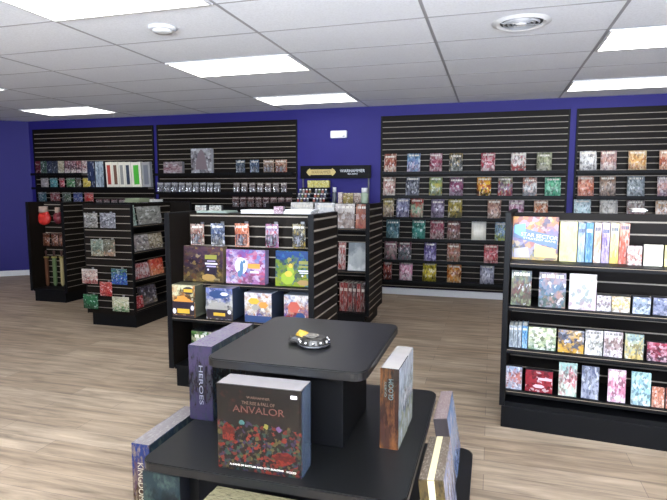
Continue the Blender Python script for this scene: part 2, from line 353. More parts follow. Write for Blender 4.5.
def spine(F, v, rect, z, cols, seed, label, group, depth=.2, lean=0, name='book', cat='book', tilt=0, **ak):
    """a volume shelved with its spine to the front"""
    w_, h_, p = put(F, v, rect, z); w_ *= .97; t = thing(name, p, (-lean, tilt, F.a)); m = art('spine_'+name, *cols, seed=seed, **ak)
    bm = BM(); c = .003 if w_ > .012 else w_*.2
    box(bm, -w_/2, w_/2, 0, c, 0, h_, bev=min(.0012, c*.3)); box(bm, -w_/2, -w_/2+c, c, depth, 0, h_); box(bm, w_/2-c, w_/2, c, depth, 0, h_); obj('cover', bm, m, t)
    bm = BM(); box(bm, -w_/2+c, w_/2-c, c, depth-.004, .003, h_-.003); obj('pages', bm, PAPER, t)
    return tag(t, label, cat, group)
def gamebox(F, v, rect, z, cols, seed, label, group=None, depth=.08, lean=0, side=None, name='game_box', cat='board game', dims=None, pos=None, rot=None, top=None, **ak):
    if dims: w_, h_ = dims; p = pos; r = rot or (0,0,0)
    else: w_, h_, p = put(F, v, rect, z); r = (-lean, 0, F.a)
    t = thing(name, p, r); m = art('print_'+name, *cols, seed=seed, **ak); sd = side or CARD
    bm = BM(); fs = box(bm, -w_/2, w_/2, 0, depth*.55, 0, h_, 1, 0, 0); fs[1].material_index = 2
    es = list({e for f in fs for e in f.edges}); bmesh.ops.bevel(bm, geom=es, offset=.0015, segments=1, affect='EDGES')
    obj('lid', bm, [m, sd, top or sd], t)
    bm = BM(); e = .0015; fs = box(bm, -w_/2+e, w_/2-e, depth*.55, depth, e, h_-e, 0); fs[1].material_index = 1
    obj('tray', bm, [sd, top or sd], t)
    return tag(t, label, cat, group)
def pouch(F, v, rect, z, cols, seed, label, group, name='hanging_packet', cat='packet', fat=.03, hang=True, **ak):
    """soft sealed packet, header strip on top with the hook hole"""
    w_, h_, p = put(F, v, rect, z); t = thing(name, p, (0, 0, F.a)); m = art('pouch_print', *cols, seed=seed, title=0, **ak)
    nx, nz = 6, 8; bm = BM()
    for s in (-1, 1):
        G = [[bm.verts.new((-w_/2+w_*i/nx, s*fat/2*(max(0, math.sin(PI*i/nx))*max(0, math.sin(PI*min(1, j/(nz-1)))))**.6 + s*.0008, h_*.88*j/nz)) for i in range(nx+1)] for j in range(nz+1)]
        for j in range(nz):
            for i in range(nx): bm.faces.new((G[j][i], G[j][i+1], G[j+1][i+1], G[j+1][i])).smooth = True
    obj('bag', bm, m, t)
    bm = BM(); box(bm, -w_/2, w_/2, -.002, .002, h_*.86, h_); obj('header_card', bm, art('header_print', cols[3], cols[0], cols[3], cols[1], seed=seed, title=0), t)
    return tag(t, label, cat, group)
def blister(F, v, rect, z, cols, seed, label, group, name='blister_pack', cat='blister pack', figcol=(.25, .25, .27, 1)):
    w_, h_, p = put(F, v, rect, z); t = thing(name, p, (0, 0, F.a)); m = art('card_print', *cols, seed=seed, scale=4)
    bm = BM(); box(bm, -w_/2, w_/2, .0, .002, 0, h_); obj('backing_card', bm, m, t)
    bm = BM(); box(bm, -w_*.36, w_*.36, -.03, -.0005, h_*.08, h_*.55, bev=.006); obj('clear_bubble', bm, clear_mat(), t)
    bm = BM(); k = h_*.5
    lathe(bm, [(w_*.2, h_*.10), (w_*.2, h_*.13)], 12, 0, 0, -.014); lathe(bm, [(w_*.07, h_*.13), (w_*.12, h_*.26), (w_*.15, h_*.36), (w_*.06, h_*.41), (w_*.08, h_*.45), (w_*.04, h_*.5)], 10, 0, 0, -.014)
    tube(bm, [(-w_*.12, -.014, h_*.36), (-w_*.22, -.016, h_*.28), (-w_*.2, -.018, h_*.2)], w_*.035); tube(bm, [(w_*.12, -.014, h_*.36), (w_*.24, -.016, h_*.42)], w_*.035)
    obj('miniature', bm, mat('mini_%02x%02x' % (int(figcol[0]*99), int(figcol[2]*99)), figcol, .6), t)
    return tag(t, label, cat, group)
def jar(F, u, v, z, r, h, lab, group, bodym, capm, name='paint_pot', cat='paint pot'):
    t = thing(name, F.w(u, v, z), (0, 0, F.a))
    bm = BM(); lathe(bm, [(r*.9, 0), (r, h*.06), (r, h*.6), (r*.75, h*.68), (r*.7, h*.72)], 12); obj('jar', bm, bodym, t)
    bm = BM(); lathe(bm, [(r*.85, h*.70), (r*.85, h*.97), (r*.78, h)], 12); obj('cap', bm, capm, t)
    return tag(t, lab, cat, group)
# ---------------------------------------------------------------- gondolas (H shaped display fixtures)
def gondola(F, Wd, D, H, shelves, label, back_shelves=(), base_in=.05, endgap=.009, lipmat=None, sf=.02, T=.04):
    """front left corner at the frame's origin, centre board halfway back, slatted end panels"""
    t = thing('display_fixture', F.w(0, 0), (0, 0, F.a))
    bm = BM(); box(bm, base_in, Wd-base_in, base_in*.4, D-base_in*.4, 0, .135, bev=.003); obj('base_plinth', bm, BLACK, t)
    bm = BM(); box(bm, T, Wd-T, .015, D-.015, .135, .165); obj('bottom_deck', bm, BLACK, t)
    bm = BM(); slat_bm(bm, T, Wd-T, .165, H-.012, .052, y=D/2-.02, th=.02); slat_bm(bm, T, Wd-T, .165, H-.012, .052, y=D/2+.02, th=.02, flip=True)
    obj('centre_board', bm, [BLACKS, GROOVE], t)
    for side in (0, 1):
        bm = BM(); tmp = BM()
        slat_bm(tmp, .008, D-.008, .145, H-.008, .07, y=0, th=.022, gap=endgap)
        rot = Matrix.Rotation(PI/2 if side else -PI/2, 4, 'Z')
        # right end: -y of the board turned to +x
        M = (Matrix.Translation((Wd, 0, 0)) @ Matrix.Rotation(PI/2, 4, 'Z')) if side else (Matrix.Translation((0, D, 0)) @ Matrix.Rotation(-PI/2, 4, 'Z'))
        bmesh.ops.transform(tmp, matrix=M, verts=tmp.verts)
        x0, x1 = (Wd-T, Wd-.022) if side else (.022, T)
        box(tmp, x0, x1, .008, D-.008, .145, H-.008)
        obj('end_panel', tmp, [BLACKS, GROOVE], t)
        bm.free(); bm = BM(); xa, xb = (Wd-T, Wd+.001) if side else (-.001, T)
        for a in ((-.0, .008, .14, H), (D-.008, D, .14, H)): box(bm, xa, xb, a[0], a[1], a[2], a[3], bev=.0015)
        box(bm, xa, xb, .008, D-.008, H-.008, H)
        obj('edge_band', bm, BLACK, t)
    for z in shelves:
        z, d0 = z if isinstance(z, tuple) else (z, sf)
        bm = BM(); box(bm, T+.002, Wd-T-.002, d0, D/2-.021, z-.012, z-.0005); box(bm, T+.002, Wd-T-.002, d0, d0+.004, z-.030, z-.012)
        s = obj('shelf', bm, BLACK, t); bm = BM(); box(bm, T+.002, Wd-T-.002, d0-.003, d0, z-.011, z-.0075); obj('metal_edge', bm, lipmat or METAL, s)
    for z in back_shelves:
        bm = BM(); box(bm, T+.002, Wd-T-.002, D/2+.021, D-.02, z-.012, z-.0005); obj('shelf', bm, BLACK, t)
    tag(t, label, 'display fixture', 'black slatted display fixtures'); return t
def hook(F, u, v, z, parent_t, L=.14):
    """peg hook fixed in the slats of a fixture: part of the fixture"""
    p = F.w(u, v, z); pa = parent_t.rotation_euler.z; inv = Matrix.Rotation(-pa, 4, 'Z'); d = inv @ (p - parent_t.location)
    bm = BM(); tube(bm, [(0, 0, 0), (0, -L*.9, .004), (0, -L, .016)], .003); box(bm, -.014, .014, -.004, .002, -.012, .022); o = obj('peg_hook', bm, HOOKM, parent_t, d, (0, 0, F.a-pa)); return o

G1F = Frame(-2.30, 3.45); G2F = Frame(-2.38, 5.5); L1F = Frame(-5.88, 5.70); L2F = Frame(-3.61, 4.82, PI/2); L2E = Frame(-4.21, 4.82); RF = Frame(.080, 3.412, math.radians(-5.2))
g1z2 = G1F.hit(245, 284, .17)[1]; g1z3 = G1F.hit(183, 317, .01)[1]
g1 = gondola(G1F, 1.15, .60, 1.31, [(g1z2, .13), (g1z3, .0)], 'black display fixture in the centre holding large game boxes and hanging packs', back_shelves=(1.296,), endgap=.016)
g2z = [G2F.hit(355, 228.5, .22)[1], G2F.hit(357, 271, .1)[1], G2F.hit(355, 316, .1)[1]]
g2 = gondola(G2F, 1.16, .72, 1.33, [(g2z[0], .18), (g2z[1], .05), (g2z[2], .05)], 'black display fixture behind the centre one, holding leaning books and red volumes', endgap=.016)
l1 = gondola(L1F, .60, .56, 1.32, [], endgap=.007, label='dark display fixture nearest the left wall with hanging red and brown toys')
l2z = [L2F.hit(140, 225, .05)[1], L2F.hit(140, 251, .05)[1], L2F.hit(140, 279, .05)[1], L2F.hit(140, 308, .05)[1]]
l2 = gondola(L2F, 1.2, .60, 1.33, l2z, endgap=.007, label='black display fixture left of centre with packets hanging on its slatted end')
rz = [RF.hit(510, 262, .02)[1], RF.hit(510, 305.5, .02)[1], RF.hit(507, 348, .02)[1], RF.hit(507, 389.5, .02)[1]]
rg = gondola(RF, 1.22, .76, 1.34, rz, 'large black display fixture at the right filled with books and small boxes', base_in=.012, T=.032)
# ---------------------------------------------------------------- tiered table
TX, TY = -.715, 2.09
t = thing('tiered_display_table', (TX, TY, 0)); TOPZ, MIDZ, LOWZ = .85, .50, .15
for nm, hx, hy, z, r in (('upper_top', .31, .355, TOPZ, .05), ('middle_top', .485, .50, MIDZ, .05), ('lower_top', .66, .66, LOWZ, .06)):
    bm = BM(); ox, oy = (.005, .02) if nm == 'upper_top' else (0, 0); slab(bm, ox-hx, ox+hx, oy-hy, oy+hy, z-.035, z, r); obj(nm, bm, TABLE, t)
for nm, h, z0, z1 in (('upper_pedestal', .20, MIDZ, TOPZ-.035), ('middle_pedestal', .34, LOWZ, MIDZ-.035), ('base_plinth', .55, 0, LOWZ-.035)):
    bm = BM(); box(bm, -h, h, -h, h, z0, z1, bev=.003); obj(nm, bm, BLACK, t)
tag(t, 'black three tier display table with rounded corners in the foreground', 'display table')
# collectable display base on the top tier
sx, sy = (CAM + ray(314, 345)*((TOPZ-CAM_H)/ray(314, 345).z)).xy
t = thing('collectable_base', (sx, sy, TOPZ)); bm = BM(); n = 12
lathe(bm, [(.064, 0), (.068, .006), (.066, .012)], 36); obj('base_disc', bm, mat('gloss_black', (.02, .02, .022, 1), .12, coat=.6), t)
bm = BM(); lathe(bm, [(.060, .012), (.052, .030), (.046, .034)], n)
for f in bm.faces: f.smooth = False
obj('faceted_plinth', bm, mat('pewter', (.05, .045, .04, 1), .3, metal=.6), t)
bm = BM()
for k in range(n):
    a = 2*PI*(k+.5)/n; lathe(bm, [(.006, .016), (.006, .024), (.003, .027)], 8, 0, .060*math.cos(a), .060*math.sin(a))
obj('stud_ring', bm, mat('bright_pewter', (.5, .48, .45, 1), .25, metal=.8), t)
def rock(name, loc, s, m, seed):
    r = random.Random(seed); bm = BM(); bmesh.ops.create_icosphere(bm, subdivisions=2, radius=1)
    for v in bm.verts: v.co *= r.uniform(.75, 1.1)
    bmesh.ops.transform(bm, matrix=Matrix.Translation(loc) @ Matrix.Diagonal((*s, 1)), verts=bm.verts); return obj(name, bm, m, t)
rock('ochre_rubble', (-.060, .028, .030), (.028, .02, .022), mat('ochre', 'a8862a', .6), 3)
rock('dark_rubble', (-.085, .010, .016), (.034, .026, .016), mat('dark_rubble', '2a2622', .5), 5)
rock('grey_rubble', (-.01, .0, .038), (.03, .03, .009), mat('grey_rubble', '6d665c', .6), 9)
tag(t, 'small round studded black and silver base with ochre rubble on the top tier', 'display base')
# ---------------------------------------------------------------- boxes on the tiered table
AN = art('anvalor_art', '1a1613', '211c18', '241a16', '4a2018', seed=4, scale=5, title=0, dist=.12, accamt=.62, rough=.3, mosaic=30, mz=.56, mamt=.75, mmix=.85, inks=['0c0a0a', '6a2a22', '5c5230', '3a4c3c', '1a1614', '46402e', '3e3348', '7a3024', '181410', '2c4440'])
def big_box(label, pos, dims, depth, rot, side, top, front, titles=()):
    t = thing('board_game_box', pos, rot); w_, h_ = dims
    bm = BM(); fs = box(bm, -w_/2, w_/2, 0, depth*.6, 0, h_, 1, 0, 0); fs[1].material_index = 2
    bmesh.ops.bevel(bm, geom=list({e for f in fs for e in f.edges}), offset=.002, segments=2, affect='EDGES'); obj('lid', bm, [front, side, top], t)
    bm = BM(); e = .002; fs = box(bm, -w_/2+e, w_/2-e, depth*.6, depth, e, h_-e, 0); fs[1].material_index = 1; obj('tray', bm, [side, top], t)
    for (nm, body, cx, cz, tw, th_, m, r) in titles:
        text(nm, body, tw, th_, m, t, (cx, -.0015, cz), r)
    return tag(t, label, 'board game'), t
GOLDT = mat('bronze_print', (.09, .05, .03, 1), .4); REDT = mat('red_print', (.085, .026, .018, 1), .4); CREAMT = mat('cream_print', (.75, .7, .6, 1), .4)
WRAPT = mat('shrink_wrapped_top', (.30, .27, .26, 1), .15, coat=.8, bump=.5, bscale=18)
STEEL = mat('blue_grey_print', (.07, .095, .13, 1), .25, coat=.4, bscale=30)
X = PI/2
_, t = big_box('dark fantasy battle game box reading ANVALOR, facing forward on the middle tier', (-.745, 1.632, MIDZ), (.312, .31), .105, (0, 0, math.radians(1)), STEEL, WRAPT, AN,
   [('small_title', 'WARHAMMER', 0, .270, .085, .008, GOLDT, (X,0,0)), ('upper_title', 'THE RISE & FALL OF', 0, .250, .12, .011, GOLDT, (X,0,0)), ('main_title', 'ANVALOR', 0, .226, .19, .024, REDT, (X,0,0)),
    ('bottom_line', 'A GAME OF BATTLES AND CITY BUILDING', -.01, .022, .2, .006, CREAMT, (X,0,0)), ('maker_mark', 'WIZKIDS', .118, .02, .035, .007, CREAMT, (X,0,0))])
bm = BM(); box(bm, .118, .140, -.0012, .001, .280, .291); obj('price_sticker', bm, WHITE, t)
RG = art('red_emblem', '6c241c', '541c18', '7a2c20', '2c1210', seed=6, scale=3, title=0, mosaic=0)
for nm, x, z, w2, h2 in (('printed_standard', -.115, .135, .03, .045), ('printed_flame', .09, .062, .045, .03)):
    bm = BM(); rr = random.Random(int(z*1000)); bm.faces.new([bm.verts.new((x+w2*math.cos(a)*rr.uniform(.6, 1.05), -.0009, z+h2*math.sin(a)*rr.uniform(.6, 1.05))) for a in [2*PI*i/11 for i in range(11)]]); obj(nm, bm, RG, t)
for k, (x, z, c) in enumerate(((-.062, .178, '2f5450'), (.028, .172, '6c6428'), (.074, .168, '4c3458'))):
    bm = BM(); rr = random.Random(k); bm.faces.new([bm.verts.new((x+.011*math.cos(a)*rr.uniform(.6, 1.1), -.0009, z+.011*math.sin(a)*rr.uniform(.6, 1.1))) for a in [2*PI*i/9 for i in range(9)]]); obj('printed_glow', bm, mat('glow_'+c, c, .4), t)
SP1 = art('violet_spine_art', '463d58', '211d28', '3c3450', '363c44', seed=11, scale=5, title=0, mosaic=0, rough=.2)
SP1B = art('violet_side_art', '3c4852', '242c34', '34485c', '5c6862', seed=15, scale=4, title=0, mosaic=0, rough=.15)
SILV = art('silver_violet_top', '9c969e', '7d7680', 'aaa4aa', '8a6c98', seed=3, scale=6, title=0, mosaic=0, rough=.15)
_, t = big_box('tall purple board game box with vertical title, at the left end of the middle tier', (-1.160, 1.965, MIDZ), (.112, .325), .42, (0, 0, 0), SP1B, SILV, SP1,
   [('spine_title', 'HEROES', .003, .155, .17, .018, mat('pale_lilac_print', (.2, .2, .24, 1), .4), (X, PI/2, 0))])
TANW = art('tan_box_top', '8c8468', '6c6248', '54492f', '3a3428', seed=8, scale=7, title=0, mosaic=0, rough=.2)
BRS = art('brown_fire_spine', '2a211c', '38211a', '4c3024', '8c5c34', seed=21, scale=1.6, title=0, mosaic=0, rough=.2)
PALE = art('pale_silver_side', 'b4bcc4', '8f9a98', 'a8ab92', 'dfe4ea', seed=9, scale=3.5, title=0, mosaic=0, rough=.1)
_, t = big_box('upright brown board game box with silver side, right end of the middle tier', (-.347, 1.93, MIDZ), (.072, .315), .31, (0, 0, math.radians(-2)), PALE, mat('glossy_wrap', (.5, .46, .42, 1), .08, coat=1, bump=.6, bscale=14), BRS,
   [('spine_title', 'GLOOM', .006, .235, .08, .018, mat('teal_print', (.06, .11, .11, 1), .4), (X, -PI/2, 0)), ('spine_subtitle', 'QUEST', -.014, .235, .06, .008, mat('teal_print', (.06, .11, .11, 1), .4), (X, -PI/2, 0))])
SP2 = art('brown_violet_spine', '2c3a6a', '5c4650', '4a3426', '8a7a66', seed=31, scale=5, title=0, mosaic=0, rough=.25)
_, t = big_box('weathered brown and blue game box on the low tier at the far left', (-1.342, 1.79, LOWZ), (.085, .30), .40, (0, 0, 0), SP1B, art('dusty_violet_top', '98908e', '7a6e72', '8c8482', 'b0a8a4', seed=33, scale=6, title=0, mosaic=0, rough=.15), SP2,
   [('spine_title', 'KINGDOMS', 0, .13, .18, .026, mat('tan_print', (.36, .3, .2, 1), .4), (X, PI/2, 0))])
_, t = big_box('game box with a mottled tan top, just under the front edge of the middle tier', (-.742, 1.50, LOWZ), (.305, .30), .10, (0, 0, math.radians(-1)), mat('olive_board', (.2, .17, .1, 1), .3), TANW, TANW)
_, t = big_box('slim wrapped game box on the low tier beyond the right end of the middle tier', (-.146, 2.375, LOWZ+.006), (.062, .30), .36, (0, -.165, 0), art('blue_haze_side', '8fb0dc', 'a9b8cc', '6f8fc0', 'd8dee8', seed=41, scale=3, title=0, mosaic=0, rough=.12), art('pinkish_top', 'b09c98', '86746f', '9a8884', 'c8bab4', seed=43, scale=7, title=0, mosaic=0, rough=.12), mat('dark_spine', (.05, .04, .04, 1), .3, coat=.5))
_, t = big_box('game box with a cream stripe along its top, lower right of the tiered table', (-.143, 1.835, LOWZ+.007), (.090, .30), .36, (0, -.12, 0), art('lilac_side', 'a8b0cc', 'b4b4c0', '8f98b8', 'e0e0ea', seed=45, scale=3, title=0, mosaic=0, rough=.12), art('brown_top', '7c6f62', '8d8072', '6b5d4e', 'a89c8c', seed=47, scale=8, title=0, mosaic=0, rough=.12), art('khaki_spine', '6a5a3a', '7b6a40', '574628', '2c2820', seed=49, scale=4, title=0, mosaic=0))
bm = BM(); box(bm, -.012, .012, -.001, .002, .004, .297); box(bm, -.012, .012, .0, .355, .2995, .3012); obj('cream_stripe', bm, mat('cream_stripe_print', 'd9c99c', .3), t)
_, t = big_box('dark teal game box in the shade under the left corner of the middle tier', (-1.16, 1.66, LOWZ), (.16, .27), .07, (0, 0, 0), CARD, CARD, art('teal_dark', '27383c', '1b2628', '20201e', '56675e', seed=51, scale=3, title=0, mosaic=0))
# ---------------------------------------------------------------- centre fixture goods
cols5 = [('b8a89c', '8a7468', 'c0b4a8', 'a83c34', 'red and cream'), ('8890a0', '5c6880', 'b4b0a4', '30406c', 'blue grey'), ('c89078', 'a86450', 'd8b09c', 'd87848', 'orange'), ('9c8ca8', 'c0b4bc', '74506c', 'c03c4c', 'pink and grey'), ('b0a890', '5c5850', 'a89038', '2c2c2c', 'dark yellow')]
G1rects = [(190.7, 224, 204, 245), (211, 223.5, 224.5, 246), (235, 223.5, 249, 247), (265.6, 224, 278.4, 247.5), (292.6, 224, 305.4, 248.5)]
for i, (rc, cc) in enumerate(zip(G1rects, cols5)):
    blister(G1F, .2, rc, None, cc[:4], 60+i, cc[4]+' carded pack hanging '+['first', 'second', 'third', 'fourth', 'fifth'][i]+' from left at the top of the centre fixture', 'carded packs on the top hooks of the centre fixture')
    u, zz = G1F.hit((rc[0]+rc[2])/2, rc[1]+1.5, .2); hook(G1F, u, .279, zz, g1, L=.11)
def on(F, v, rc, z, *a, **k): return gamebox(F, v, rc, z, *a, **k)
big = on(G1F, .17, (183, 247.5, 222.3, 283), g1z2, ('5c4450', '3c2c3c', '5c4c34', '6c5c3c', ), 71, 'large game box with a brown creature scene and olive title, left of three', 'large square game boxes on the centre fixture', depth=.07, lean=.06, scale=2.2, side=mat('tan_edge', '7c6c50', .3), title=0, mosaic=13, mamt=.6, mmix=.5, inks=['181018', '4c3450', '806848', 'a89050', '302438', '6c3c28', 'c0b088', '28284c'])
big2 = on(G1F, .17, (225.6, 250, 264.6, 284), g1z2, ('8a60a0', 'a06a9a', '8c5a78', 'e0dce8'), 73, 'large game box with a cool figure against a white moon and purple sky', 'large square game boxes on the centre fixture', depth=.07, lean=.06, scale=2.0, side=mat('lilac_edge', '9080a8', .3), title=0, mosaic=11, inks=['583078', 'b884b8', 'e0d4e8', 'a04870', '7090c0', 'c86078', 'd0a0c0'])
big3 = on(G1F, .17, (275, 251.6, 313.5, 287), g1z2, ('28508c', '7c9030', '90a030', '2c4870'), 75, 'large game box with green shapes on deep blue, right of three', 'large square game boxes on the centre fixture', depth=.07, lean=.06, scale=2.4, side=mat('green_edge', '8c9c50', .3), title=0, mosaic=11, mamt=.5, inks=['10305c', '5c8428', 'b8b030', '28588c', '284c20', '3c78a0'])
def printed(t, name, shapes, mats):
    """flat printed areas on a box front: (x, z, half width, half height, material, sides)"""
    bm = BM()
    for i, (x, z, a, b, mi, n) in enumerate(shapes):
        y = -.0009-.00005*i
        if n == 4: vs = [(x-a, z-b), (x+a, z-b), (x+a, z+b), (x-a, z+b)]
        else: vs = [(x+a*math.cos(2*PI*k/n), z+b*math.sin(2*PI*k/n)) for k in range(n)]
        bm.faces.new([bm.verts.new((p, y, q)) for p, q in vs]).material_index = mi
    return obj(name, bm, mats, t)
OL = mat('olive_print', '8a8a3c', .3); LILP = mat('lilac_print', 'b0a4c8', .3); ORP = mat('orange_print', 'd89040', .3); WHP = mat('white_print', 'dcd8e4', .3); NAVP = mat('navy_print', '24406c', .3); YGP = mat('leaf_print', '8ca428', .3); YEP = mat('yellow_print', 'd0a838', .3); TNP = mat('tan_panel', 'a08048', .3); DKP = mat('dark_print', '241c28', .3); BLP = mat('steel_blue_print', '4c7090', .3)
printed(big, 'cover_panel', [(.066, .235-.12, .05, .06, 4, 4), (.066, .19, .05, .016, 0, 4), (.07, .16, .035, .004, 1, 4), (.07, .14, .052, .006, 3, 4), (.07, .12, .04, .005, 1, 4), (.045, .095, .008, .008, 3, 8), (.05, .035, .06, .028, 2, 7)], [OL, LILP, TNP, WHP, DKP])
printed(big2, 'cover_panel', [(-.035, .135, .052, .062, 0, 16), (-.03, .12, .016, .055, 1, 7), (-.01, .165, .012, .014, 1, 8), (-.045, .075, .02, .03, 1, 5), (.068, .135, .05, .018, 2, 4), (.075, .09, .035, .007, 0, 4)], [WHP, BLP, ORP])
printed(big3, 'cover_panel', [(-.05, .06, .055, .05, 0, 7), (-.03, .11, .03, .05, 0, 5), (-.045, .09, .03, .022, 1, 6), (-.03, .15, .016, .016, 1, 8), (.075, .175, .042, .012, 3, 4), (.075, .145, .042, .007, 3, 4), (.075, .115, .045, .005, 2, 4), (.075, .10, .035, .004, 2, 4), (.062, .08, .008, .007, 2, 8), (.07, .03, .05, .022, 4, 6)], [YGP, YEP, WHP, OL, TNP])
DKB = mat('navy_side', (.03, .045, .08, 1), .3, coat=.4)
for rc, cc, sd, lb, s in (((171.6, 285, 195, 317), ('d8d4b0', '5a4a30', '7a5428', 'c07830'), mat('cream_side', (.12, .12, .08, 1), .3), 'chunky box with an orange and yellow vehicle picture, leftmost of the protruding row', 2),
                      ((206, 289, 232.5, 320.5), ('8088b8', 'c8c4bc', '5c5034', '30406c'), DKB, 'chunky box with grey cars picture, second of the protruding row', 3),
                      ((244.5, 291, 271.5, 320.5), ('e8e8ec', 'd8d0c0', '404c98', 'b88050'), DKB, 'chunky white box with a blue lower strip, third of the protruding row', 5),
                      ((284, 293.5, 309, 323.5), ('dcd8d0', 'c89078', 'a03830', '3858a0'), DKB, 'chunky box with white and red front, last of the protruding row near the slatted end', 8)):
    pb = on(G1F, .01, rc, g1z3, cc, s+80, lb, 'protruding boxes on the middle shelf of the centre fixture', depth=.24, side=sd, scale=3, title=0, mosaic=12, mamt=.5, mmix=.4)
    pw_, ph_, _ = put(G1F, .01, rc, g1z3); sc_ = lambda L_: [(x*pw_, z*ph_, a*pw_, b*ph_, m_, n_) for x, z, a, b, m_, n_ in L_]
    printed(pb, 'cover_picture', sc_({2: [(.22, .83, .24, .12, 3, 10), (.22, .83, .19, .05, 1, 4), (0, .5, .44, .10, 0, 6), (-.05, .6, .25, .08, 0, 5), (0, .28, .46, .2, 3, 4), (0, .19, .26, .07, 1, 4), (-.38, .18, .08, .09, 2, 10), (.38, .3, .07, .08, 2, 10), (0, .03, .46, .03, 3, 4)],
        3: [(0, .80, .4, .14, 4, 7), (.2, .82, .16, .06, 2, 6), (-.05, .47, .36, .09, 5, 6), (-.1, .36, .42, .05, 5, 4), (0, .18, .46, .14, 3, 4), (0, .17, .22, .05, 1, 4), (.38, .26, .07, .07, 2, 10)],
        5: [(-.15, .72, .22, .12, 1, 6), (.2, .6, .18, .12, 0, 6), (-.1, .5, .14, .1, 5, 7), (0, .12, .48, .11, 4, 4)], 8: [(-.1, .6, .25, .2, 6, 6), (.15, .3, .2, .14, 4, 6)]}[s]),
        [ORP, YEP, WHP, DKP, NAVP, mat('grey_print', '9c9890', .3), mat('coral_print', 'b85848', .3)])
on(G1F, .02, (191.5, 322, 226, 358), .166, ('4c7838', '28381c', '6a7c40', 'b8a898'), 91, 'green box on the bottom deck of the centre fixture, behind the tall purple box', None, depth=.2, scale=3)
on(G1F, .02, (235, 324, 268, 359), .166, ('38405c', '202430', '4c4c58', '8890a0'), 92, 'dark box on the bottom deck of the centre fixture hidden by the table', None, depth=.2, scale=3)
# things lying on top of the centre fixture's rear shelf
def flat_stack(F, v, x0, x1, y, z, h, depth, m, label, name='booklet_stack', n=3):
    u0, _ = F.hit(x0, y, v); u1, _ = F.hit(x1, y, v); t = thing(name, F.w((u0+u1)/2, v, z), (0, 0, F.a)); w_ = abs(u1-u0); r = random.Random(int(x0)); L_ = []
    for k in range(n):
        d = r.uniform(-.006, .006); bm = BM(); box(bm, -w_/2+d, w_/2+d, r.uniform(0, .008), depth, h*k/n, h*(k+1)/n-.0008, 0, .001)
        if k == 0: root = t
        obj('booklet', bm, m, t)
    return tag(t, label, 'booklet stack')
WP = mat('white_cover_stock', 'e4e2dc', .35); MINT = mat('mint_cover_stock', '9aa89c', .35)
flat_stack(G1F, .34, 196, 226, 210, 1.2965, .016, .2, MINT, 'grey green booklets lying flat on top of the centre fixture at its left')
flat_stack(G1F, .34, 240, 273, 208, 1.2965, .028, .2, WP, 'white booklets lying flat on top of the centre fixture, left of the pinkish pack')
flat_stack(G1F, .34, 284, 311, 208, 1.2965, .034, .2, WP, 'white booklets lying flat on top of the centre fixture at its right end')
gamebox(G1F, .34, (273.5, 203.5, 283, 211), 1.2965, ('b890a0', 'a07888', 'c8b8bc', 'e0d0d4'), 95, 'small pinkish pack standing between the white booklet stacks', depth=.05, title=0, cat='card pack', name='card_pack')
for k, (x0, x1) in enumerate(((195, 206), (209, 221))): gamebox(G1F, .44, (x0, 200, x1, 207), 1.2965, ('9a9c94', 'a0948c', '84867c', 'c8c8c0'), 96+k, ('left' if k == 0 else 'right')+' one of two grey packs behind the grey green booklets', 'grey packs on top of the centre fixture', depth=.04, title=0, cat='card pack', name='card_pack')
# ---------------------------------------------------------------- fixture behind: leaning books, red volumes
Z = g2z
for rc, cc, lb, s in (((290, 203, 312, 228), ('e4e2dc', 'd8d4cc', 'c8c0b8', 'b0aca4'), 'white softcover leaning at the left of the rear fixture top shelf', 1), ((314, 203, 333.5, 228), ('e8e6e2', 'e0e0e0', 'd8d8d8', 'b4bcc0'), 'white softcover with grey emblem, second on the rear fixture top shelf', 2),
                      ((334.5, 203.5, 354, 228), ('dcd4cc', '8c7c74', 'a89488', 'bcb4b0'), 'grey brown book leaning on the rear fixture beside the reddish one', 3), ((355.5, 203.5, 372, 228), ('8a6450', 'a4543c', 'b05840', 'c88c6c'), 'reddish brown book at the right end of the rear fixture top shelf', 4)):
    book(G2F, .24, rc, Z[0], cc, 100+s, lb, 'books on the top shelf of the rear fixture', th=.02, lean=.12, mosaic=6, mmix=.35)
book(G2F, .12, (347.5, 242, 367.5, 270), Z[1], ('8c9498', 'c4c8c8', 'e8eae8', 'b0b4b4'), 111, 'silver white book facing out on the rear fixture middle shelf', None, th=.02, lean=.2, title=0, scale=1.2, mosaic=0)
book(G2F, .16, (338, 243, 345, 270), Z[1], ('b04038', 'c8c0bc', 'a03830', 'd8d0cc'), 112, 'red and white book half hidden by the centre fixture', None, th=.02, lean=.1)
for k in range(7):
    x0 = 339.5+4.3*k; c1 = [('b03430', 'a02c2c', '7a2424', 'd0c0b8'), ('5a2828', 'a83030', '402020', 'c8b8b0'), ('282024', '8c2c2c', '201c20', 'b0a8a0')][(0, 0, 1, 2, 0, 2, 1)[k]]
    spine(G2F, .08, (x0, 282, x0+3.9, 315), Z[2], c1, 120+k, ['red', 'bright red', 'dark red', 'black and red', 'red', 'black', 'maroon'][k]+' volume, %s from left in the rear fixture bottom row' % ['first', 'second', 'third', 'fourth', 'fifth', 'sixth', 'seventh'][k], 'red and black volumes on the rear fixture', depth=.2, title=.8, scale=4)
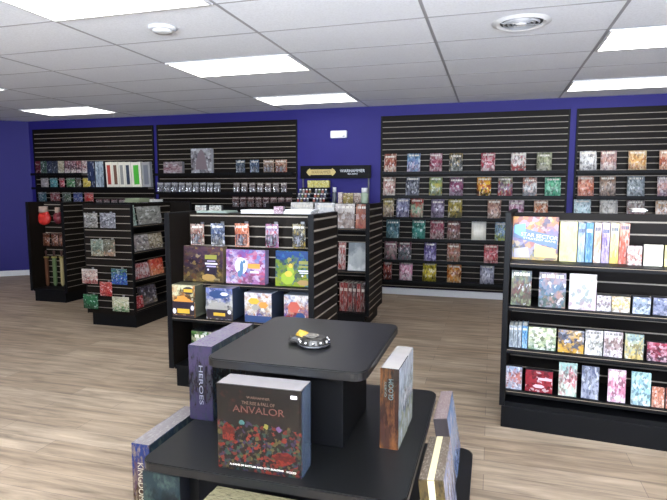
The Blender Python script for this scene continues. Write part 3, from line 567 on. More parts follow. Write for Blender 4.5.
# ---------------------------------------------------------------- paint rack with header sign against the wall
PF = Frame(-2.655, 7.06)
t = thing('paint_rack', PF.w(0, 0)); pw = 1.0; hz = PF.hit(335, 203.5, .02)[1]
bm = BM(); box(bm, 0, pw, .04, .42, 0, .12); obj('base_plinth', bm, BLACK, t)
for x in (0, pw-.03):
    bm = BM(); box(bm, x, x+.03, .02, .44, .12, 1.0); obj('side_panel', bm, BLACK, t)
    bm = BM(); box(bm, x+.004, x+.024, .40, .42, 1.0, PF.hit(335, 167, .4)[1]); obj('upright', bm, mat('upright_grey', (.09, .09, .1, 1), .4), t)
for z in (.16, .45, .74, 1.02, hz):
    bm = BM(); box(bm, .0, pw, .0 if z > 1 else .03, .43, z-.02, z); obj('shelf', bm, BLACK, t)
bm = BM(); box(bm, .0, pw, .41, .43, .12, hz-.02); obj('back_panel', bm, BLACK, t)
for x in (0, pw-.02):
    bm = BM(); box(bm, x, x+.02, .02, .41, 1.0, hz-.02); obj('side_panel', bm, BLACK, t)
sz1 = PF.hit(335, 165.5, .38)[1]; sz0 = PF.hit(335, 178.5, .38)[1]
bm = BM(); box(bm, -.02, pw+.02, .38, .40, sz0, sz1, bev=.003); hs = obj('header_sign', bm, mat('sign_black', (.004, .004, .005, 1), .5, spec=.12), t)
zm = (sz0+sz1)/2
gold = mat('gold_print', (.55, .43, .16, 1), .4)
bm = BM(); box(bm, .13, .46, .376, .379, zm-.038, zm+.038, bev=.001)
for s_, x in ((-1, .13), (1, .46)):
    vs = [bm.verts.new((x+s_*a, .3765, zm+b)) for a, b in ((0, -.055), (.03, -.035), (.055, 0), (.03, .035), (0, .055), (-.02, 0))]; bm.faces.new(vs)
obj('gold_plaque', bm, gold, hs)
text('gold_lettering', 'WARHAMMER', .29, .045, mat('dark_gold_print', (.16, .11, .03, 1), .4), hs, (.295, .375, zm))
text('white_lettering', 'WARHAMMER', .36, .042, mat('sign_white', (.75, .78, .8, 1), .4), hs, (.755, .377, zm+.015))
text('white_numbers', '40,000', .15, .022, mat('sign_white', (.75, .78, .8, 1), .4), hs, (.755, .377, zm-.03))
tag(t, 'black rack of paints against the purple wall under a black header sign reading WARHAMMER', 'display rack')
capw = mat('white_cap', 'e6e6e4', .4)
pc = ['8c3a34', '6a6a70', '3c4c5c', '7c6434', '586848', '9c8c88', '4c3c5c', 'a86454']
def pz(y, v): return PF.hit(315, y, v)[1]
# stepped paint holders and pots
holder = thing('paint_pot_stand', PF.w(.22, .06, hz)); bm = BM()
for k in range(3): box(bm, -.2, .24, .05*k, .28, .0 + .062*k if k else 0, .062*(k+1)-.045)
obj('stepped_tray', bm, mat('tray_grey', (.1, .1, .1, 1), .4), holder); tag(holder, 'small stepped stand holding rows of paint pots on the rack', 'stand')
for r in range(3):
    for k in range(9):
        if k == 4: continue
        jar(PF, .05+.047*k, .085+.05*r, hz+.017+.062*r, .017, .055, pc[(k*3+r) % 8] and ('white capped paint pot, %s row of the stepped stand, %s from left' % (['front', 'middle', 'back'][r], ['first', 'second', 'third', 'fourth', '', 'fifth', 'sixth', 'seventh', 'eighth'][k])), 'paint pots on the stepped stand',
            mat('pot_'+pc[(k*3+r) % 8], pc[(k*3+r) % 8], .35), capw)
yz = pz(187.5, .3)
bm = BM(); box(bm, .03, .42, .29, .40, 0, yz-.001-hz); st = obj('riser_shelf', bm, BLACK, None, PF.w(0, 0, hz+.0005)); tag(st, 'black riser at the back of the rack carrying the yellow cartons', 'riser')
for k in range(6):
    gamebox(PF, .31, (307.5+3.6*k, 180.5, 310.8+3.6*k, 187.5), yz, ('e8e088', 'd8c850', 'e0d878', 'f0f0c8'), 140+k, 'small yellow carton, %s from left in the row under the gold lettering' % ['first', 'second', 'third', 'fourth', 'fifth', 'last'][k], 'yellow cartons on the paint rack', depth=.07, title=0, name='paint_carton', cat='carton', side=mat('yellow_carton', 'd8cc60', .5))
for rc, cc, lb, s in (((338, 189.5, 342.5, 200.5), ('e8e4dc', 'e0d8d0', 'd8d0c8', 'c86450'), 'slim white box standing left of the starter sets on the paint rack', 1), ((343, 190, 353, 200.5), ('c8b890', 'a89860', '8c8048', 'c0a060'), 'olive gold starter box on the paint rack', 2), ((353.5, 190, 361, 200.5), ('d8ccc0', 'a88c80', '8c7c70', 'c8b8a8'), 'pale brown starter box beside the big white pot', 3)):
    gamebox(PF, .08, rc, hz, cc, 150+s, lb, depth=.07, title=0, name='starter_box', cat='box')
u, _ = PF.hit(364.5, 195, .1); jar(PF, u, .1, hz, .05, .21, 'tall pale spray pot with a white lid at the right end of the rack', None, mat('pale_green_pot', '98a890', .4), capw, name='spray_can', cat='spray can')
u, _ = PF.hit(334.5, 190, .2); jar(PF, u, .2, hz, .03, .22, 'grey bottle with a white cap between the pots and the boxes', None, mat('grey_bottle', '565a60', .4), capw, name='paint_bottle', cat='bottle')
# emergency light on the wall
p = FB.hit(338.5, 134.5, -.04); t = thing('emergency_light', (KX*0 + FB.w(p[0], 0).x, W, p[1]))
bm = BM(); box(bm, -.12, .12, -.05, 0, -.05, .055, bev=.012); obj('housing', bm, mat('white_plastic', (.9, .9, .92, 1), .35), t)
bm = BM(); box(bm, .062, .095, -.053, -.049, -.035, -.015, bev=.001); obj('indicator', bm, mat('grey_plastic', (.35, .35, .36, 1), .4), t)
bm = BM(); box(bm, -.09, .05, -.053, -.049, -.02, .03, bev=.001); obj('lens', bm, mat('white_lens', (.95, .95, .95, 1), .2), t)
tag(t, 'small white rectangular emergency light high on the purple wall', 'emergency light')
# ---------------------------------------------------------------- comics on the wide centre panel
CV = -.115
CZ = [FB.hit(440, y, CV)[1] for y in (172, 196, 218, 239.5, 261.5, 282)]
names_row = ['top', 'second', 'third', 'fourth', 'fifth', 'bottom']; ordn = ['first', 'second', 'third', 'fourth', 'fifth', 'sixth', 'seventh', 'eighth', 'ninth']
R1 = [[(384,396,154,'a07060 8c4438 d8ccbc c08c74','red brown and cream'), (407,420,154,'8cb0c4 8490b0 c8b8c4 3c648c','blue and lilac'), (429.6,442,154,'c0a0a4 94485c b8a0a0 7c2c40','maroon and pink'), (449,462.5,153,'b09c74 5c5c58 a0a098 404440','dark grey with tan top'), (481,495,153,'b05060 b04050 c8b4b0 e0d8d4','red with a white stripe'), (511,526,152,'e8e4dc d8d0c8 b07068 a83c48','white with a red corner'), (537,552,151,'b0b498 a0a084 b4b0a0 6c7058','pale olive')],
 [(383,395,177,'c8b8a8 b89088 c8c0b4 8c504c','cream and brown'), (405.5,419,177,'686c74 484c54 707074 94949c','slate grey'), (429,442,177,'8ca07c 90985c 8c9480 b8a860','soft green'), (449.5,463,177,'888088 90506c a0949c 702c50','plum and grey'), (477,491,176,'d8a040 b8603c 2c2c34 e8c850','yellow, orange and black'), (498,512.5,176,'a8a888 98808c b45c58 605068','multicolour pink and green'), (523,537,176,'c89078 d8d8d4 a8a8a8 787478','white with orange top'), (545,561,176,'58b088 98c8ac 78b494 387c68','mint green')],
 [(383,393.5,198,'b8a860 c8b8a0 a08c80 706050','khaki'), (396,409,198,'b8b8cc 8888a0 9c94a4 44486c','pale blue grey'), (410.5,423,198,'b85c54 88b094 c0b4a0 a04c48','red over green'), (431,444,198,'a898ac 8c7c94 989098 504458','lilac grey'), (448,462,198,'b0a468 b09c50 706c50 444438','ochre'), (487.6,501,199,'c8a890 b08c80 c8b8ac 806058','peach'), (509,524,199.5,'e0d0d4 b890a0 d0c4c4 884060','pink and white'), (534,548,199.5,'d8c0a8 c08864 e0d8cc a85040','white with orange')],
 [(386,399,221,'6c9098 507880 88a09c 284850','teal grey'), (412,425,221,'70a898 3c8478 60988c 1c5c54','deep teal'), (430,444,221,'984c5c 803848 b0a09c c0a8a4','wine red'), (447,460,221,'906864 704448 8c8078 a88878','dusty brown'), (471.5,486,221.5,'f0ece0 ece8d8 e8e4d4 e0dccc','plain cream white'), (495,508,222,'b8c8d0 90a8b0 b0b864 4c70a0','light blue and lime')],
 [(384,396.5,241,'b08088 a0908c 8c8884 503c40','grey and pink'), (398,411,242,'885860 686c70 808484 3c3c44','charcoal with red top'), (424,436,243,'6c5c94 746898 b8b0d0 3c3068','violet'), (447,460,243,'a87464 986050 888474 b89884','terracotta'), (484,498,244,'c0807c b83c4c c08884 e0b8b4','bright red')],
 [(383,391.5,261,'8c2c2c 742424 501c1c b07460','dark red'), (399,412,262,'e0c4cc d498ac e8dcdc b8708c','pink'), (422.5,436,263,'d4c450 ccb840 a89c38 30301c','yellow with a black figure'), (447,461,264,'d08c34 b86c28 d0b080 582c14','orange with a brown figure'), (480,494,265,'b0b0bc a0a0ac b8b8c0 606074','silver grey')]]
wall_labels = []
for r, row in enumerate(R1):
    nn = len(row)
    wall_shelf(-1.49, .89, CZ[r], 'narrow black comic shelf, %s of six on the wide centre panel' % names_row[r])
    for k, (x0, x1, y0, cs, d) in enumerate(row):
        yb = y0+ (19 if r != 4 else 18.5)
        comic(FB, CV, (x0, y0, x1, yb), CZ[r], cs.split(), 200+r*10+k, '%s comic, %s from left, %s row of the wide centre panel' % (d, ordn[k], names_row[r]), 'comics on the wide centre panel', lean=.16, ink=.9, title=0 if 'plain' in d else (.9 if k % 3 else .84), scale=3.2, dist=.3, mosaic=0 if 'plain' in d else 8, mmix=.7)
R2 = [[(580,597,150,'e8e4e0 dcdcd8 d0ccc8 403c40','white with a dark swoosh'), (601,617,150,'c0a8a4 c89c8c d8ccc4 785c64','rose grey'), (629,647,150,'e0cca8 d8b070 d0b898 a85838','cream and orange'), (660,676,150,'d8b8a0 b86c50 c8a48c 885040','orange brown')],
 [(578,594,176,'d8b8a8 c8886c c89484 b04c3c','peach and red'), (600,616,176,'a88870 988c80 a4968c 605858','brown grey'), (627.5,645,176,'9ca4a8 8c9494 a8acac 505c68','cool grey'), (658,675,176,'d0c8c8 c8a094 9c8890 604860','pinkish grey')],
 [(574,591,200,'e0e8e8 c0d4d4 a8c0c4 8cb0b8','pale aqua'), (600,618,200,'d8d4cc c8c4bc b4b0a8 9c9890','off white'), (627,645,200,'b8b0a8 a09890 c8c0bc 905c60','warm grey'), (656,674,200,'d8b48c e4e0dc e8e4e0 b08058','white with a tan top')]]
CZ2 = [FB.hit(600, y, CV)[1] for y in (171, 196.5, 220)]
for r, row in enumerate(R2):
    wall_shelf(1.01, 3.4, CZ2[r], 'narrow black comic shelf, %s row on the panel at the right edge' % names_row[r])
    for k, (x0, x1, y0, cs, d) in enumerate(row):
        comic(FB, CV, (x0, y0, x1, y0+20.5), CZ2[r], cs.split(), 300+r*10+k, '%s comic, %s from left, %s row of the far right panel' % (d, ordn[k], names_row[r]), 'comics on the far right panel', lean=.16, ink=.95, title=.9, scale=3.2, dist=.3)
# ---------------------------------------------------------------- leftmost panels: packets, spine boxes, figure packs
PV = -.10
A1 = FB.hit(65, 173.5, PV)[1]; B1 = FB.hit(110, 187.5, PV)[1]; C1 = FB.hit(65, 202.5, PV)[1]
wall_shelf(-7.48, -6.45, A1, 'short black shelf under the top row of small boxes on the leftmost panel')
wall_shelf(-7.48, -5.2, B1, 'long black shelf under the yellow packet and white spined boxes'); wall_shelf(-7.48, -5.2, C1, 'long black shelf under the red and blue packets on the leftmost panel')
for k, (x0, x1, c, d) in enumerate(((35.5, 40.5, '6c2030 5c1828 401820 803848', 'dark red'), (41, 46.5, '3c6050 304c44 485c50 889888', 'dark green'), (47, 52, '28304c 20283c 303c50 606878', 'navy'), (52.5, 57.5, '2c3444 242838 3c4450 707880', 'slate'), (58, 64, 'c8c0a8 b0a890 c8c4b4 706850', 'cream'), (64.5, 70, '906870 503840 d8d0c8 a88088', 'rose'), (70.5, 76, 'a07078 583c48 dcd4cc b09090', 'pink'), (76.5, 81.5, 'a86868 4c3040 d8d0cc c09090', 'coral'), (82, 87, 'c8b8b0 803c44 d8d4d0 e0d0c8', 'cream and red'))):
    gamebox(FB, PV, (x0, 161, x1, 173.5), A1, c.split(), 400+k, '%s small card box, %s from left in the leftmost panel top row' % (d, ordn[k]), 'small card boxes on the leftmost panel', depth=.07, title=0, name='card_box', cat='card box')
for k, (x0, x1, c, d) in enumerate(((87.5, 94.5, '3c4864 303c58 2c3854 48547c', 'dark blue'), (95.5, 103.5, 'c0ccd4 a8b8c4 b4c0c8 707c8c', 'pale blue grey'))):
    gamebox(FB, PV, (x0, 161, x1, 187), B1, c.split(), 410+k, '%s tall box standing left of the white spined boxes' % d, None, depth=.07, title=0, name='tall_box', cat='box')
SPC = [(106.5, 112.5, 'a83c30', 'red'), (113, 118.8, '6c4c3c', 'brown'), (119.5, 125, '8c8c88', 'grey'), (125.5, 131.3, '2c3848', 'dark blue'), (132, 141.5, '4cb038', 'green'), (142.5, 150.5, '70747c', 'grey patterned')]
for k, (x0, x1, c, d) in enumerate(SPC):
    u_, h_, p = put(FB, PV, (x0, 161.5, x1, 187), B1); t = thing('spine_box', p, (0, math.radians(-2.5), 0)); b_ = 'e0dccc' if k < 5 else '9a9a98'
    bm = BM(); box(bm, -u_/2, u_/2, 0, .07, 0, h_, bev=.002); obj('case', bm, mat('cream_case_%d' % (k > 4), b_, .4), t)
    bm = BM(); box(bm, -u_*.27, u_*.27, -.002, .001, h_*.12, h_*.88, bev=.0005); obj('spine_panel', bm, mat('spine_panel_'+c, c, .4), t)
    tag(t, 'tall pale box with a %s spine panel in the row on the leftmost panel' % d, 'box', 'tall pale boxes with coloured spines')
for row, zz, ys, its in ((0, B1, (177.5, 187), ((41, 48.5, 'a8a0a0', 'grey'), (50, 57.5, '3c8c90', 'teal'), (59.5, 64.5, 'a83048', 'crimson'), (66.5, 75, '3c8048', 'green'), (76, 81, '50483c', 'brown'), (83, 92, 'd8c030', 'yellow'))),
                         (1, C1, (192, 202), ((38.5, 46.5, '34606c', 'dark teal'), (50.5, 60, '802c34', 'dark red'), (62.5, 71, '3c5844', 'dark green'), (73.5, 82.5, '2c448c', 'blue'), (84.5, 93.5, 'c03c34', 'bright red')))):
    for k, (x0, x1, c, d) in enumerate(its):
        pouch(FB, -.09, (x0, ys[0], x1, ys[1]), zz+.002, (c, c, c, 'b0aca4'), 430+row*10+k, '%s sealed packet, %s from left, %s packet row by the left corner' % (d, ordn[k], ['upper', 'lower'][row]), 'sealed packets on the leftmost panel', fat=.05)
for k in range(7):
    gamebox(FB, PV, (96+7.6*k, 199.5, 102+7.6*k, 202.8), C1, ('8c4450', '6c6868', 'b0a8a4', 'c8c0bc'), 450+k, 'tiny pale box, %s from left along the leftmost panel lower shelf' % ordn[k], 'tiny pale boxes on the lower shelf', depth=.05, title=0, name='small_box', cat='small box')
# second panel
Z2 = [FB.hit(200, 173.5, PV)[1], FB.hit(200, 192.5, PV)[1], FB.hit(255, 207.5, PV)[1]]
for k, nm in enumerate(('upper', 'middle', 'lower')): wall_shelf(-5.07, -2.78, Z2[k], '%s black shelf on the panel left of the exit light' % nm)
gamebox(FB, PV, (163.5, 161, 182, 173), Z2[0], ('a8a0a0', '9c6c74', 'b0a4a4', 'c8b8b8'), 461, 'pinkish low box at the left of the upper shelf on the second panel', depth=.07, title=0, name='low_box', cat='box', side=mat('grey_side', '8c888c', .4))
gg = gamebox(FB, PV, (191, 148, 211.5, 173), Z2[0], ('c8c8c8', '9c989c', 'c0c0c0', '685c60'), 462, 'large grey box with a dark robed shape, standing tallest on the second panel', depth=.07, title=0, name='large_box', cat='box', side=mat('pale_grey_side', 'b8b8bc', .3), scale=2)
ug = .5*put(FB, PV, (191, 148, 211.5, 173), None)[0]
bm = BM(); bm.faces.new([bm.verts.new((x*ug, -.0015, z)) for x, z in ((-.55, .06), (.6, .06), (.45, .2), (.25, .33), (0, .37), (-.3, .3), (-.5, .18))]); obj('printed_shape', bm, mat('mauve_grey_print', '7c6c70', .4), gg)
for k, (x0, x1, c, d) in enumerate(((236, 245, '606c78 485464 6c7478 8c98a0', 'dark blue grey'), (250, 259, '5c6c80 44546c 687480 90a0b0', 'steel blue'), (263.5, 274, 'a89484 7c6054 a08c7c c8b4a0', 'brown'), (275.5, 287, 'c0a490 946c58 a84c3c d0b8a4', 'tan and red'))):
    blister(FB, PV, (x0, 161.5, x1, 174.5), Z2[0], c.split(), 470+k, '%s figure pack, %s of four on the second panel upper shelf' % (d, ordn[k]), 'figure packs on the second panel')
for row, x_start, n, step, wd, c, d, zz, y0, y1, side in ((1, 157.5, 9, 7.1, 6, '8c8c90 747478 6c6c70 a8a8ac', 'grey', Z2[1], 182, 192, 'left'), (1, 233.5, 7, 7.9, 6, '8c7c78 6c6060 7c706c a89c98', 'grey brown', Z2[1], 182, 192, 'right'), (2, 232.5, 8, 7.6, 6.2, '7c5c58 5c4444 6c5050 a88c88', 'reddish brown', Z2[2], 197, 207.5, 'right')):
    for k in range(n):
        blister(FB, PV, (x_start+step*k, y0, x_start+step*k+wd, y1), zz, c.split(), 480+row*20+k+(0 if side == 'left' else 10), '%s miniature pack, %s from left, %s group of the second panel %s shelf' % (d, ordn[k], side, ['', 'middle', 'lower'][row]), 'miniature packs on the second panel', figcol=(.3, .27, .27, 1))
# ---------------------------------------------------------------- left fixtures' goods
def toy_glove(F, v, rect, c, label):
    w_, h_, p = put(F, v, rect, None); t = thing('plush_glove', p, (0, 0, F.a)); bm = BM(); bmesh.ops.create_icosphere(bm, subdivisions=3, radius=1)
    bmesh.ops.transform(bm, matrix=Matrix.Translation((0, 0, h_*.36)) @ Matrix.Diagonal((w_*.5, .05, h_*.36, 1)), verts=bm.verts)
    for f in bm.faces: f.smooth = True
    obj('fist', bm, c, t)
    bm = BM(); bmesh.ops.create_icosphere(bm, subdivisions=2, radius=1); bmesh.ops.transform(bm, matrix=Matrix.Translation((w_*.28, -.02, h_*.52)) @ Matrix.Rotation(.5, 4, 'Y') @ Matrix.Diagonal((w_*.14, .03, h_*.22, 1)), verts=bm.verts)
    for f in bm.faces: f.smooth = True
    obj('thumb', bm, c, t)
    bm = BM(); lathe(bm, [(w_*.24, h_*.66), (w_*.27, h_*.72), (w_*.25, h_*.98)], 14); obj('cuff', bm, mat('glove_cuff', 'a89080', .6), t)
    return tag(t, label, 'plush toy')
RED = mat('toy_red', 'c02c24', .55)
toy_glove(L1F, .2, (37, 206, 50.5, 225), RED, 'large red toy glove hanging at the top of the far left fixture')
toy_glove(L1F, .22, (54, 207, 61.5, 224), mat('toy_maroon', '6c2028', .5), 'small maroon toy glove hanging beside the bigger red one')
for k, (x0, x1) in enumerate(((43, 49.8), (51.6, 58), (59, 62.5))):
    pouch(L1F, .22, (x0, 233, x1, 246), None, ('5c2c1c', '9c6c50', '6c3c28', '3c1c14'), 520+k, 'round brown packet, %s of three in the middle of the far left fixture' % ordn[k], 'brown packets on the far left fixture', fat=.05)
for k, (x0, x1, c, d) in enumerate(((40.5, 44, '7c6444', 'tan'), (45, 49, '5c3824', 'brown'), (52.5, 57, '5c7048', 'green'), (60, 64.3, 'a89868', 'cream'))):
    w_, h_, p = put(L1F, .22, (x0, 250, x1, 286), None); t = thing('foam_sword', p, (0, 0, 0)); m = mat('sword_'+c, c, .5)
    bm = BM(); vs = [(-w_*.3, 0), (0, -.03), (w_*.3, 0), (w_*.32, h_*.72), (-w_*.32, h_*.72)]
    fa = bm.faces.new([bm.verts.new((x, -.012, z+.03)) for x, z in vs]); ex = bmesh.ops.extrude_face_region(bm, geom=[fa]); bmesh.ops.translate(bm, verts=[g for g in ex['geom'] if isinstance(g, bmesh.types.BMVert)], vec=(0, .024, 0)); obj('blade', bm, m, t)
    bm = BM(); box(bm, -w_*.5, w_*.5, -.014, .014, h_*.72+.03, h_*.76+.03, bev=.002); obj('crossguard', bm, mat('guard_gold', '8c7c40', .4), t)
    bm = BM(); lathe(bm, [(w_*.15, h_*.76+.03), (w_*.17, h_*.9), (w_*.24, h_*.96), (w_*.1, h_*.99)], 10); obj('grip', bm, mat('grip_dark', '3c1c14', .6), t)
    tag(t, 'long %s toy sword hanging low on the far left fixture' % d, 'toy sword', 'toy swords on the far left fixture')
for rc, c, d, s in (((84, 213, 97.5, 227.5), '84847c 605c58 8c8880 c0b8b0', 'silver grey patterned packet, left of two at the top of the slatted end', 1), ((100, 213, 115.5, 228), '747478 5c5c60 848488 b8b4b8', 'silver grey patterned packet, right of two at the top of the slatted end', 2),
                    ((91, 239.5, 103.3, 256), '788474 606c60 a08c70 b0b4a4', 'grey green packet in the second row of the slatted end', 3), ((103.7, 239.5, 115, 256), '6c705c 5c5848 b8947c 8c8474', 'olive and tan packet in the second row of the slatted end', 4),
                    ((82, 269, 97.5, 283.5), 'c0b0a4 b89c90 a02c34 d8ccc0', 'cream and red packet hanging at the left of the slatted end', 5), ((111.5, 269, 127, 284.5), '384838 2854a8 2850b0 6c9c7c', 'bright blue packet hanging at the right of the slatted end', 6),
                    ((100, 282, 112, 296), 'b8443c a82428 901c24 d8887c', 'red packet hanging at the middle of the slatted end', 7), ((83.5, 294.5, 98, 308.5), '2c6c40 245838 1c4c30 508c64', 'green packet hanging lowest at the left of the slatted end', 8), ((112.5, 297, 129, 311.5), 'c8c4a4 b8b490 3c8448 e0dcc8', 'white and green packet hanging lowest at the right of the slatted end', 9)):
    pouch(L2E, -.05, rc, None, c.split(), 540+s, d, 'packets on the slatted end of the left centre fixture', fat=.035, scale=4)
    u, zz = L2E.hit((rc[0]+rc[2])/2, rc[1]+1, -.05); hook(L2E, u, .002, zz, l2, L=.10)
for rc, zi, v, c, d, s, th in (((128, 204.5, 136.5, 225), 0, .05, 'b8d0c0 a0b8a8 c8d4cc 607868', 'pale green magazine facing right on the left centre fixture', 1, .01), ((139.5, 207, 162, 224.5), 0, .08, '9c9c94 84847c 908c84 c0c0b8', 'wide grey book facing right on the left centre fixture', 2, .02),
                    ((132, 235, 149.5, 251), 1, .06, 'c0b8b4 a09494 a8a098 585c60', 'pale magazine in the second row of the left centre fixture', 3, .012), ((150, 233, 163, 248), 1, .06, '8c7c60 a89c80 6c5c48 d0c8b8', 'brown and cream magazine in the second row of the left centre fixture', 4, .012),
                    ((132.5, 263.5, 141.5, 279), 2, .06, 'b04848 c8b8b8 b03c3c d8ccc8', 'red and white pack in the third row, left of two', 5, .03), ((142, 262, 150, 277), 2, .06, 'a84448 d0c0c0 9c3438 e0d8d4', 'red and white pack in the third row, right of two', 6, .03), ((152, 257, 164, 273), 2, .06, 'c03828 d05438 d89068 e8b090', 'bright orange red pack in the third row of the left centre fixture', 7, .03),
                    ((133, 296.5, 144, 308.5), 3, .05, 'b8242c c83038 a01c24 e8c8c4', 'low red pack on the lowest shelf of the left centre fixture', 8, .04), ((143, 284, 157.5, 302), 3, .09, '58505c 484448 84745c a8a0a8', 'dark patterned pack on the lowest shelf of the left centre fixture', 9, .05)):
    book(L2F, v, rc, l2z[zi]+.001, c.split(), 560+s, d, 'goods on the shelves of the left centre fixture', th=th, lean=.14, title=0, scale=3, name='magazine', cat='magazine')
flat_stack(L2F, .34, 139.5, 150, 203, 1.3305, .05, .2, mat('olive_cover', '7c8468', .4), 'olive booklets lying on top of the left centre fixture')
flat_stack(L2F, .34, 152, 163, 201, 1.3305, .03, .2, WP, 'small white booklets lying on top of the left centre fixture')
# ---------------------------------------------------------------- right fixture goods
v1 = .17
rb = gamebox(RF, v1, (512.5, 213.5, 558.5, 257), rz[0], ('c8845c', '8c7ca0', 'b8a060', '3c7090'), 601, 'big orange and violet strategy game box at the top left of the right fixture', depth=.07, lean=.05, scale=2.2, title=0, side=mat('navy_edge', '283c60', .3), mosaic=10, mamt=.7, inks=['3c4c78', 'c87848', '8c5c6c', 'd8a850', 'a8a0b8', '28345c', 'e0c8a0'])
q = put(RF, v1, (512.5, 213.5, 558.5, 257), rz[0]); bw, bh = q[0], q[1]
bm = BM()
for pts, mi in ((((-.48, .52), (-.48, .78), (.48, .55), (.48, .28)), 0), (((-.46, .62), (-.46, .80), (-.22, .84), (-.22, .5)), 1), (((0, .08), (0, .38), (.2, .32), (.45, .27), (.45, .06)), 2), (((-.45, .05), (-.45, .25), (-.15, .3), (-.1, .06)), 3)):
    bm.faces.new([bm.verts.new((x*bw, -.0012-.0001*mi, z*bh)) for x, z in pts]).material_index = mi
obj('cover_panel', bm, [mat('band_blue', '3c5c84', .3), mat('sky_blue_print', '58b0d0', .3), mat('sand_yellow_print', 'd8b060', .3), mat('cream_violet_print', 'a8a0b0', .3)], rb)
for i, (tx, tz, tw, th_) in enumerate(((.09, .555, .27, .022), (.1, .47, .24, .012))):
    text('cover_title', ['STAR SECTOR', 'STRATEGY GAME'][i], tw*.8, th_, mat('pale_print', 'd8dce4', .4), rb, (tx*bw, -.0022, tz*bh), (X, .12, 0))
PLAIN = {'wide pale yellow', 'blank cream'}
SPR = [(559.6, 577.4, 219, 'f0e8a8 e8e0a0 ece4a8 d8cc88', 'wide pale yellow', 0), (578, 585.2, 219.5, '9cb0c8 c8d0dc a8c0d0 587898', 'white and blue', .8), (585.6, 593.2, 219.5, '4c8cb8 3878a8 5c94b8 a8ccdc', 'sky blue', .8), (594, 601.3, 220, 'ecdcc8 e0b898 f0ece4 c87c50', 'cream and orange', .85), (601.8, 609.8, 220, 'c8b4d0 7c60a0 b4a0c8 e4dcec', 'purple', .8), (610.3, 619, 220.3, 'f0e8c0 e8d0a0 f0d870 c8a068', 'pale gold', .85), (619.5, 629.5, 220.5, 'e0a890 d86040 e06c58 f0d4c8', 'red orange', .9)]
for k, (x0, x1, y0, c, d, tt) in enumerate(SPR):
    spine(RF, v1, (x0, y0, x1, 258.5+k*.4), rz[0], c.split(), 610+k, '%s thick book, spine out, %s from left on the right fixture top shelf' % (d, ordn[k]), 'thick volumes on the right fixture top shelf', depth=.18, title=tt, scale=3.5, titlecol='50607c' if k != 2 else 'e8f0f4', dist=.2, mosaic=0 if k == 0 else 9, mmix=.4)
for rc, c, d, s in (((627.5, 241.5, 642.4, 261), 'e8dcd8 d8a094 e8e0dc b87868', 'small white and red card box right of the red orange volume', 1), ((644, 240.5, 663.5, 262), 'f0e8d4 ece4cc f0ecdc e0d8bc', 'blank cream card box right of the white and red one', 2), ((665, 241, 682, 262.5), 'e8dc98 e0d088 ece0a8 c8b868', 'pale yellow card box cut by the right edge', 3)):
    gamebox(RF, .13, rc, rz[0], c.split(), 620+s, d, 'card boxes on the right fixture top shelf', depth=.06, lean=.04, title=0, mosaic=0 if s > 1 else 8, name='card_box', cat='card box')
for rc, c, d, s in (((511.3, 268.6, 531.3, 303), '44505c 6c3c34 50442c 88946c', 'dark war scene book, first on the right fixture second shelf', 1), ((539, 269.5, 566, 304), '988c98 5c7890 4c6058 b08478', 'blue green book with a red brown motif, second on the second shelf', 2), ((569.5, 270.5, 596.8, 306), 'e0dccc c0ccc8 c8bcc0 e0b8c4', 'white and pink book, third on the second shelf of the right fixture', 3)):
    book(RF, .05, rc, rz[1], c.split(), 630+s, d, 'large books on the right fixture second shelf', th=.035, lean=.1, scale=2.4, title=.9, mosaic=9, mmix=.5)
for rc, c, d, s in (((597, 291.3, 611.3, 307), 'dcd8d8 b8b0b4 e0dcdc 80646c', 'white card box with grey print', 1), ((612, 292, 630.4, 308), 'dcd4b8 e4d490 dcd8d0 a88060', 'white and yellow card box', 2), ((633, 293, 651, 309.8), 'b0b8cc 9ca8b8 c8d0d4 606c84', 'pale blue card box', 3), ((653.5, 294, 675, 311.5), 'a0a4b8 848ca4 a8a8b8 4c5470', 'blue grey card box', 4)):
    gamebox(RF, .05, rc, rz[1], c.split(), 640+s, d+', %s from left in the second shelf low row' % ordn[s-1], 'low card boxes on the right fixture second shelf', depth=.09, lean=.02, title=0, name='card_box', cat='card box')
for k, (x0, x1, c, d) in enumerate(((509, 513.2, 'c0c8d0 90989c a8b0b8 687078', 'pale grey'), (513.5, 517.3, 'c8d0d4 98a0a4 b0b8bc 687078', 'silver'), (517.6, 521.5, 'c4ccd4 9098a0 acb4bc 606870', 'light grey'), (522, 527.6, '80b4dc 5890b8 a8c4d8 4878a0', 'light blue'))):
    spine(RF, .05, (x0, 325, x1, 346.6+k*.3), rz[2], c.split(), 650+k, '%s slim case, spine out, %s from left on the third shelf' % (d, ordn[k]), 'slim cases on the third shelf', depth=.14, title=.85, name='slim_case', cat='game case')
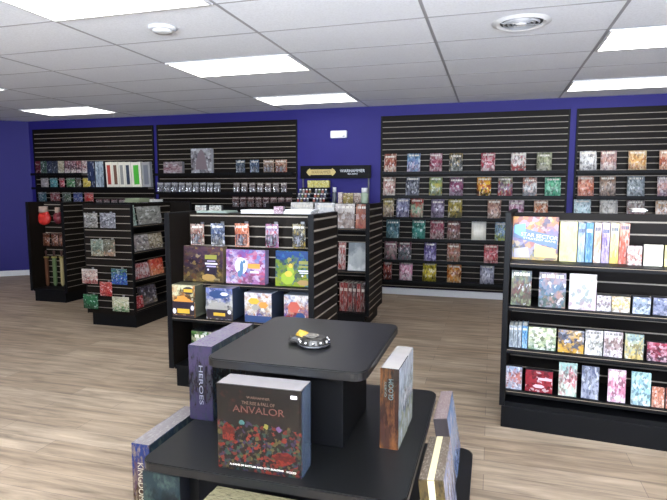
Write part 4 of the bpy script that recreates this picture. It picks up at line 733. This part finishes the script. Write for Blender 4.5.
for rc, c, d, s, nm in (((528.3, 326.5, 556, 349), 'd0d8a8 a8b490 70886c e8e8e0', 'pale green and white pack on the third shelf', 1, 'card_box'), ((558, 329, 584, 351.5), '9ca0b0 5c6070 c89c40 e0b858', 'dark box with a yellow lower half on the third shelf', 2, 'card_box'),
                    ((585.2, 328.2, 603, 353), 'e8e4e4 b8b8b0 e8e4e4 8c8c84', 'white pack with a grey green hood shape', 3, 'card_box'), ((604, 330.2, 623, 355.5), 'e8e4e4 b4a09c e8e0e4 745c58', 'white pack with a brown hood shape', 4, 'card_box'), ((625, 332.4, 644, 357.5), 'a8bcb4 c8c090 d8c078 788c98', 'yellow and pale green pack right of the white ones', 5, 'card_box'), ((647, 341.5, 675, 360.5), 'a83c54 802c40 50404c e0b8c4', 'low red box at the right end of the third shelf', 6, 'card_box')):
    gamebox(RF, .05, rc, rz[2], c.split(), 660+s, d, 'packs on the right fixture third shelf', depth=.05, lean=.04, title=.9 if s in (3, 4) else 0, name=nm, cat='card box', titlecol='8c8884', scale=2.2)
for rc, c, d, s, nm, dp in (((505.8, 367.5, 521.8, 390), 'a8b8cc c87c70 a8a8b4 dcd0d0', 'small blue and coral box, first on the lowest shelf', 1, 'card_box', .05), ((525, 373, 552.6, 394.5), '8c2c38 a0303c 8c2430 b03c48', 'wide dark red box with white lettering on the lowest shelf', 2, 'card_box', .06)):
    b_ = gamebox(RF, .04, rc, rz[3], c.split(), 670+s, d, None, depth=dp, lean=.04, title=0, name=nm, cat='card box')
q = put(RF, .04, (525, 373, 552.6, 394.5), rz[3]); printed(b_, 'white_lettering', [(.035, q[1]*.62, .04, .008, 0, 4), (.0, q[1]*.28, .035, .012, 0, 6)], [mat('pinkish_white_print', 'dcb8c0', .4)])
for rc, c, d, s in (((558.7, 364.3, 577, 396.5), 'b0d0c8 d08c90 d4d8c8 90b0a4', 'mint book with a pink blossom', 1), ((581.6, 367.5, 599, 399), '989cac b8bcc8 a8acb8 505878', 'blue grey and white book', 2), ((608, 371.5, 626, 403), 'ecdce0 d898ac ecdce4 c07088', 'pink and white book', 3), ((631.4, 374.5, 651, 406.5), 'b8dcd8 a8ccd0 d4e4dc 5c7c8c', 'pale aqua book', 4), ((652, 389, 664.5, 408.5), 'c88468 dca088 e0b8a4 a05c44', 'low orange card book', 5), ((666, 390, 680, 410), '8c4034 7c3830 a0604c c8907c', 'red brown book cut by the right edge', 6)):
    book(RF, .04, rc, rz[3], c.split(), 680+s, d+' on the lowest shelf of the right fixture', 'books on the right fixture lowest shelf', th=.02, lean=.1, scale=2.2, title=.9 if s == 3 else 0)
u, zz = RF.hit(639, 215, .4)
flat_stack(RF, .37, 633, 647, 214, 1.3405, .02, .14, WP, 'small white booklets lying on top of the right fixture')
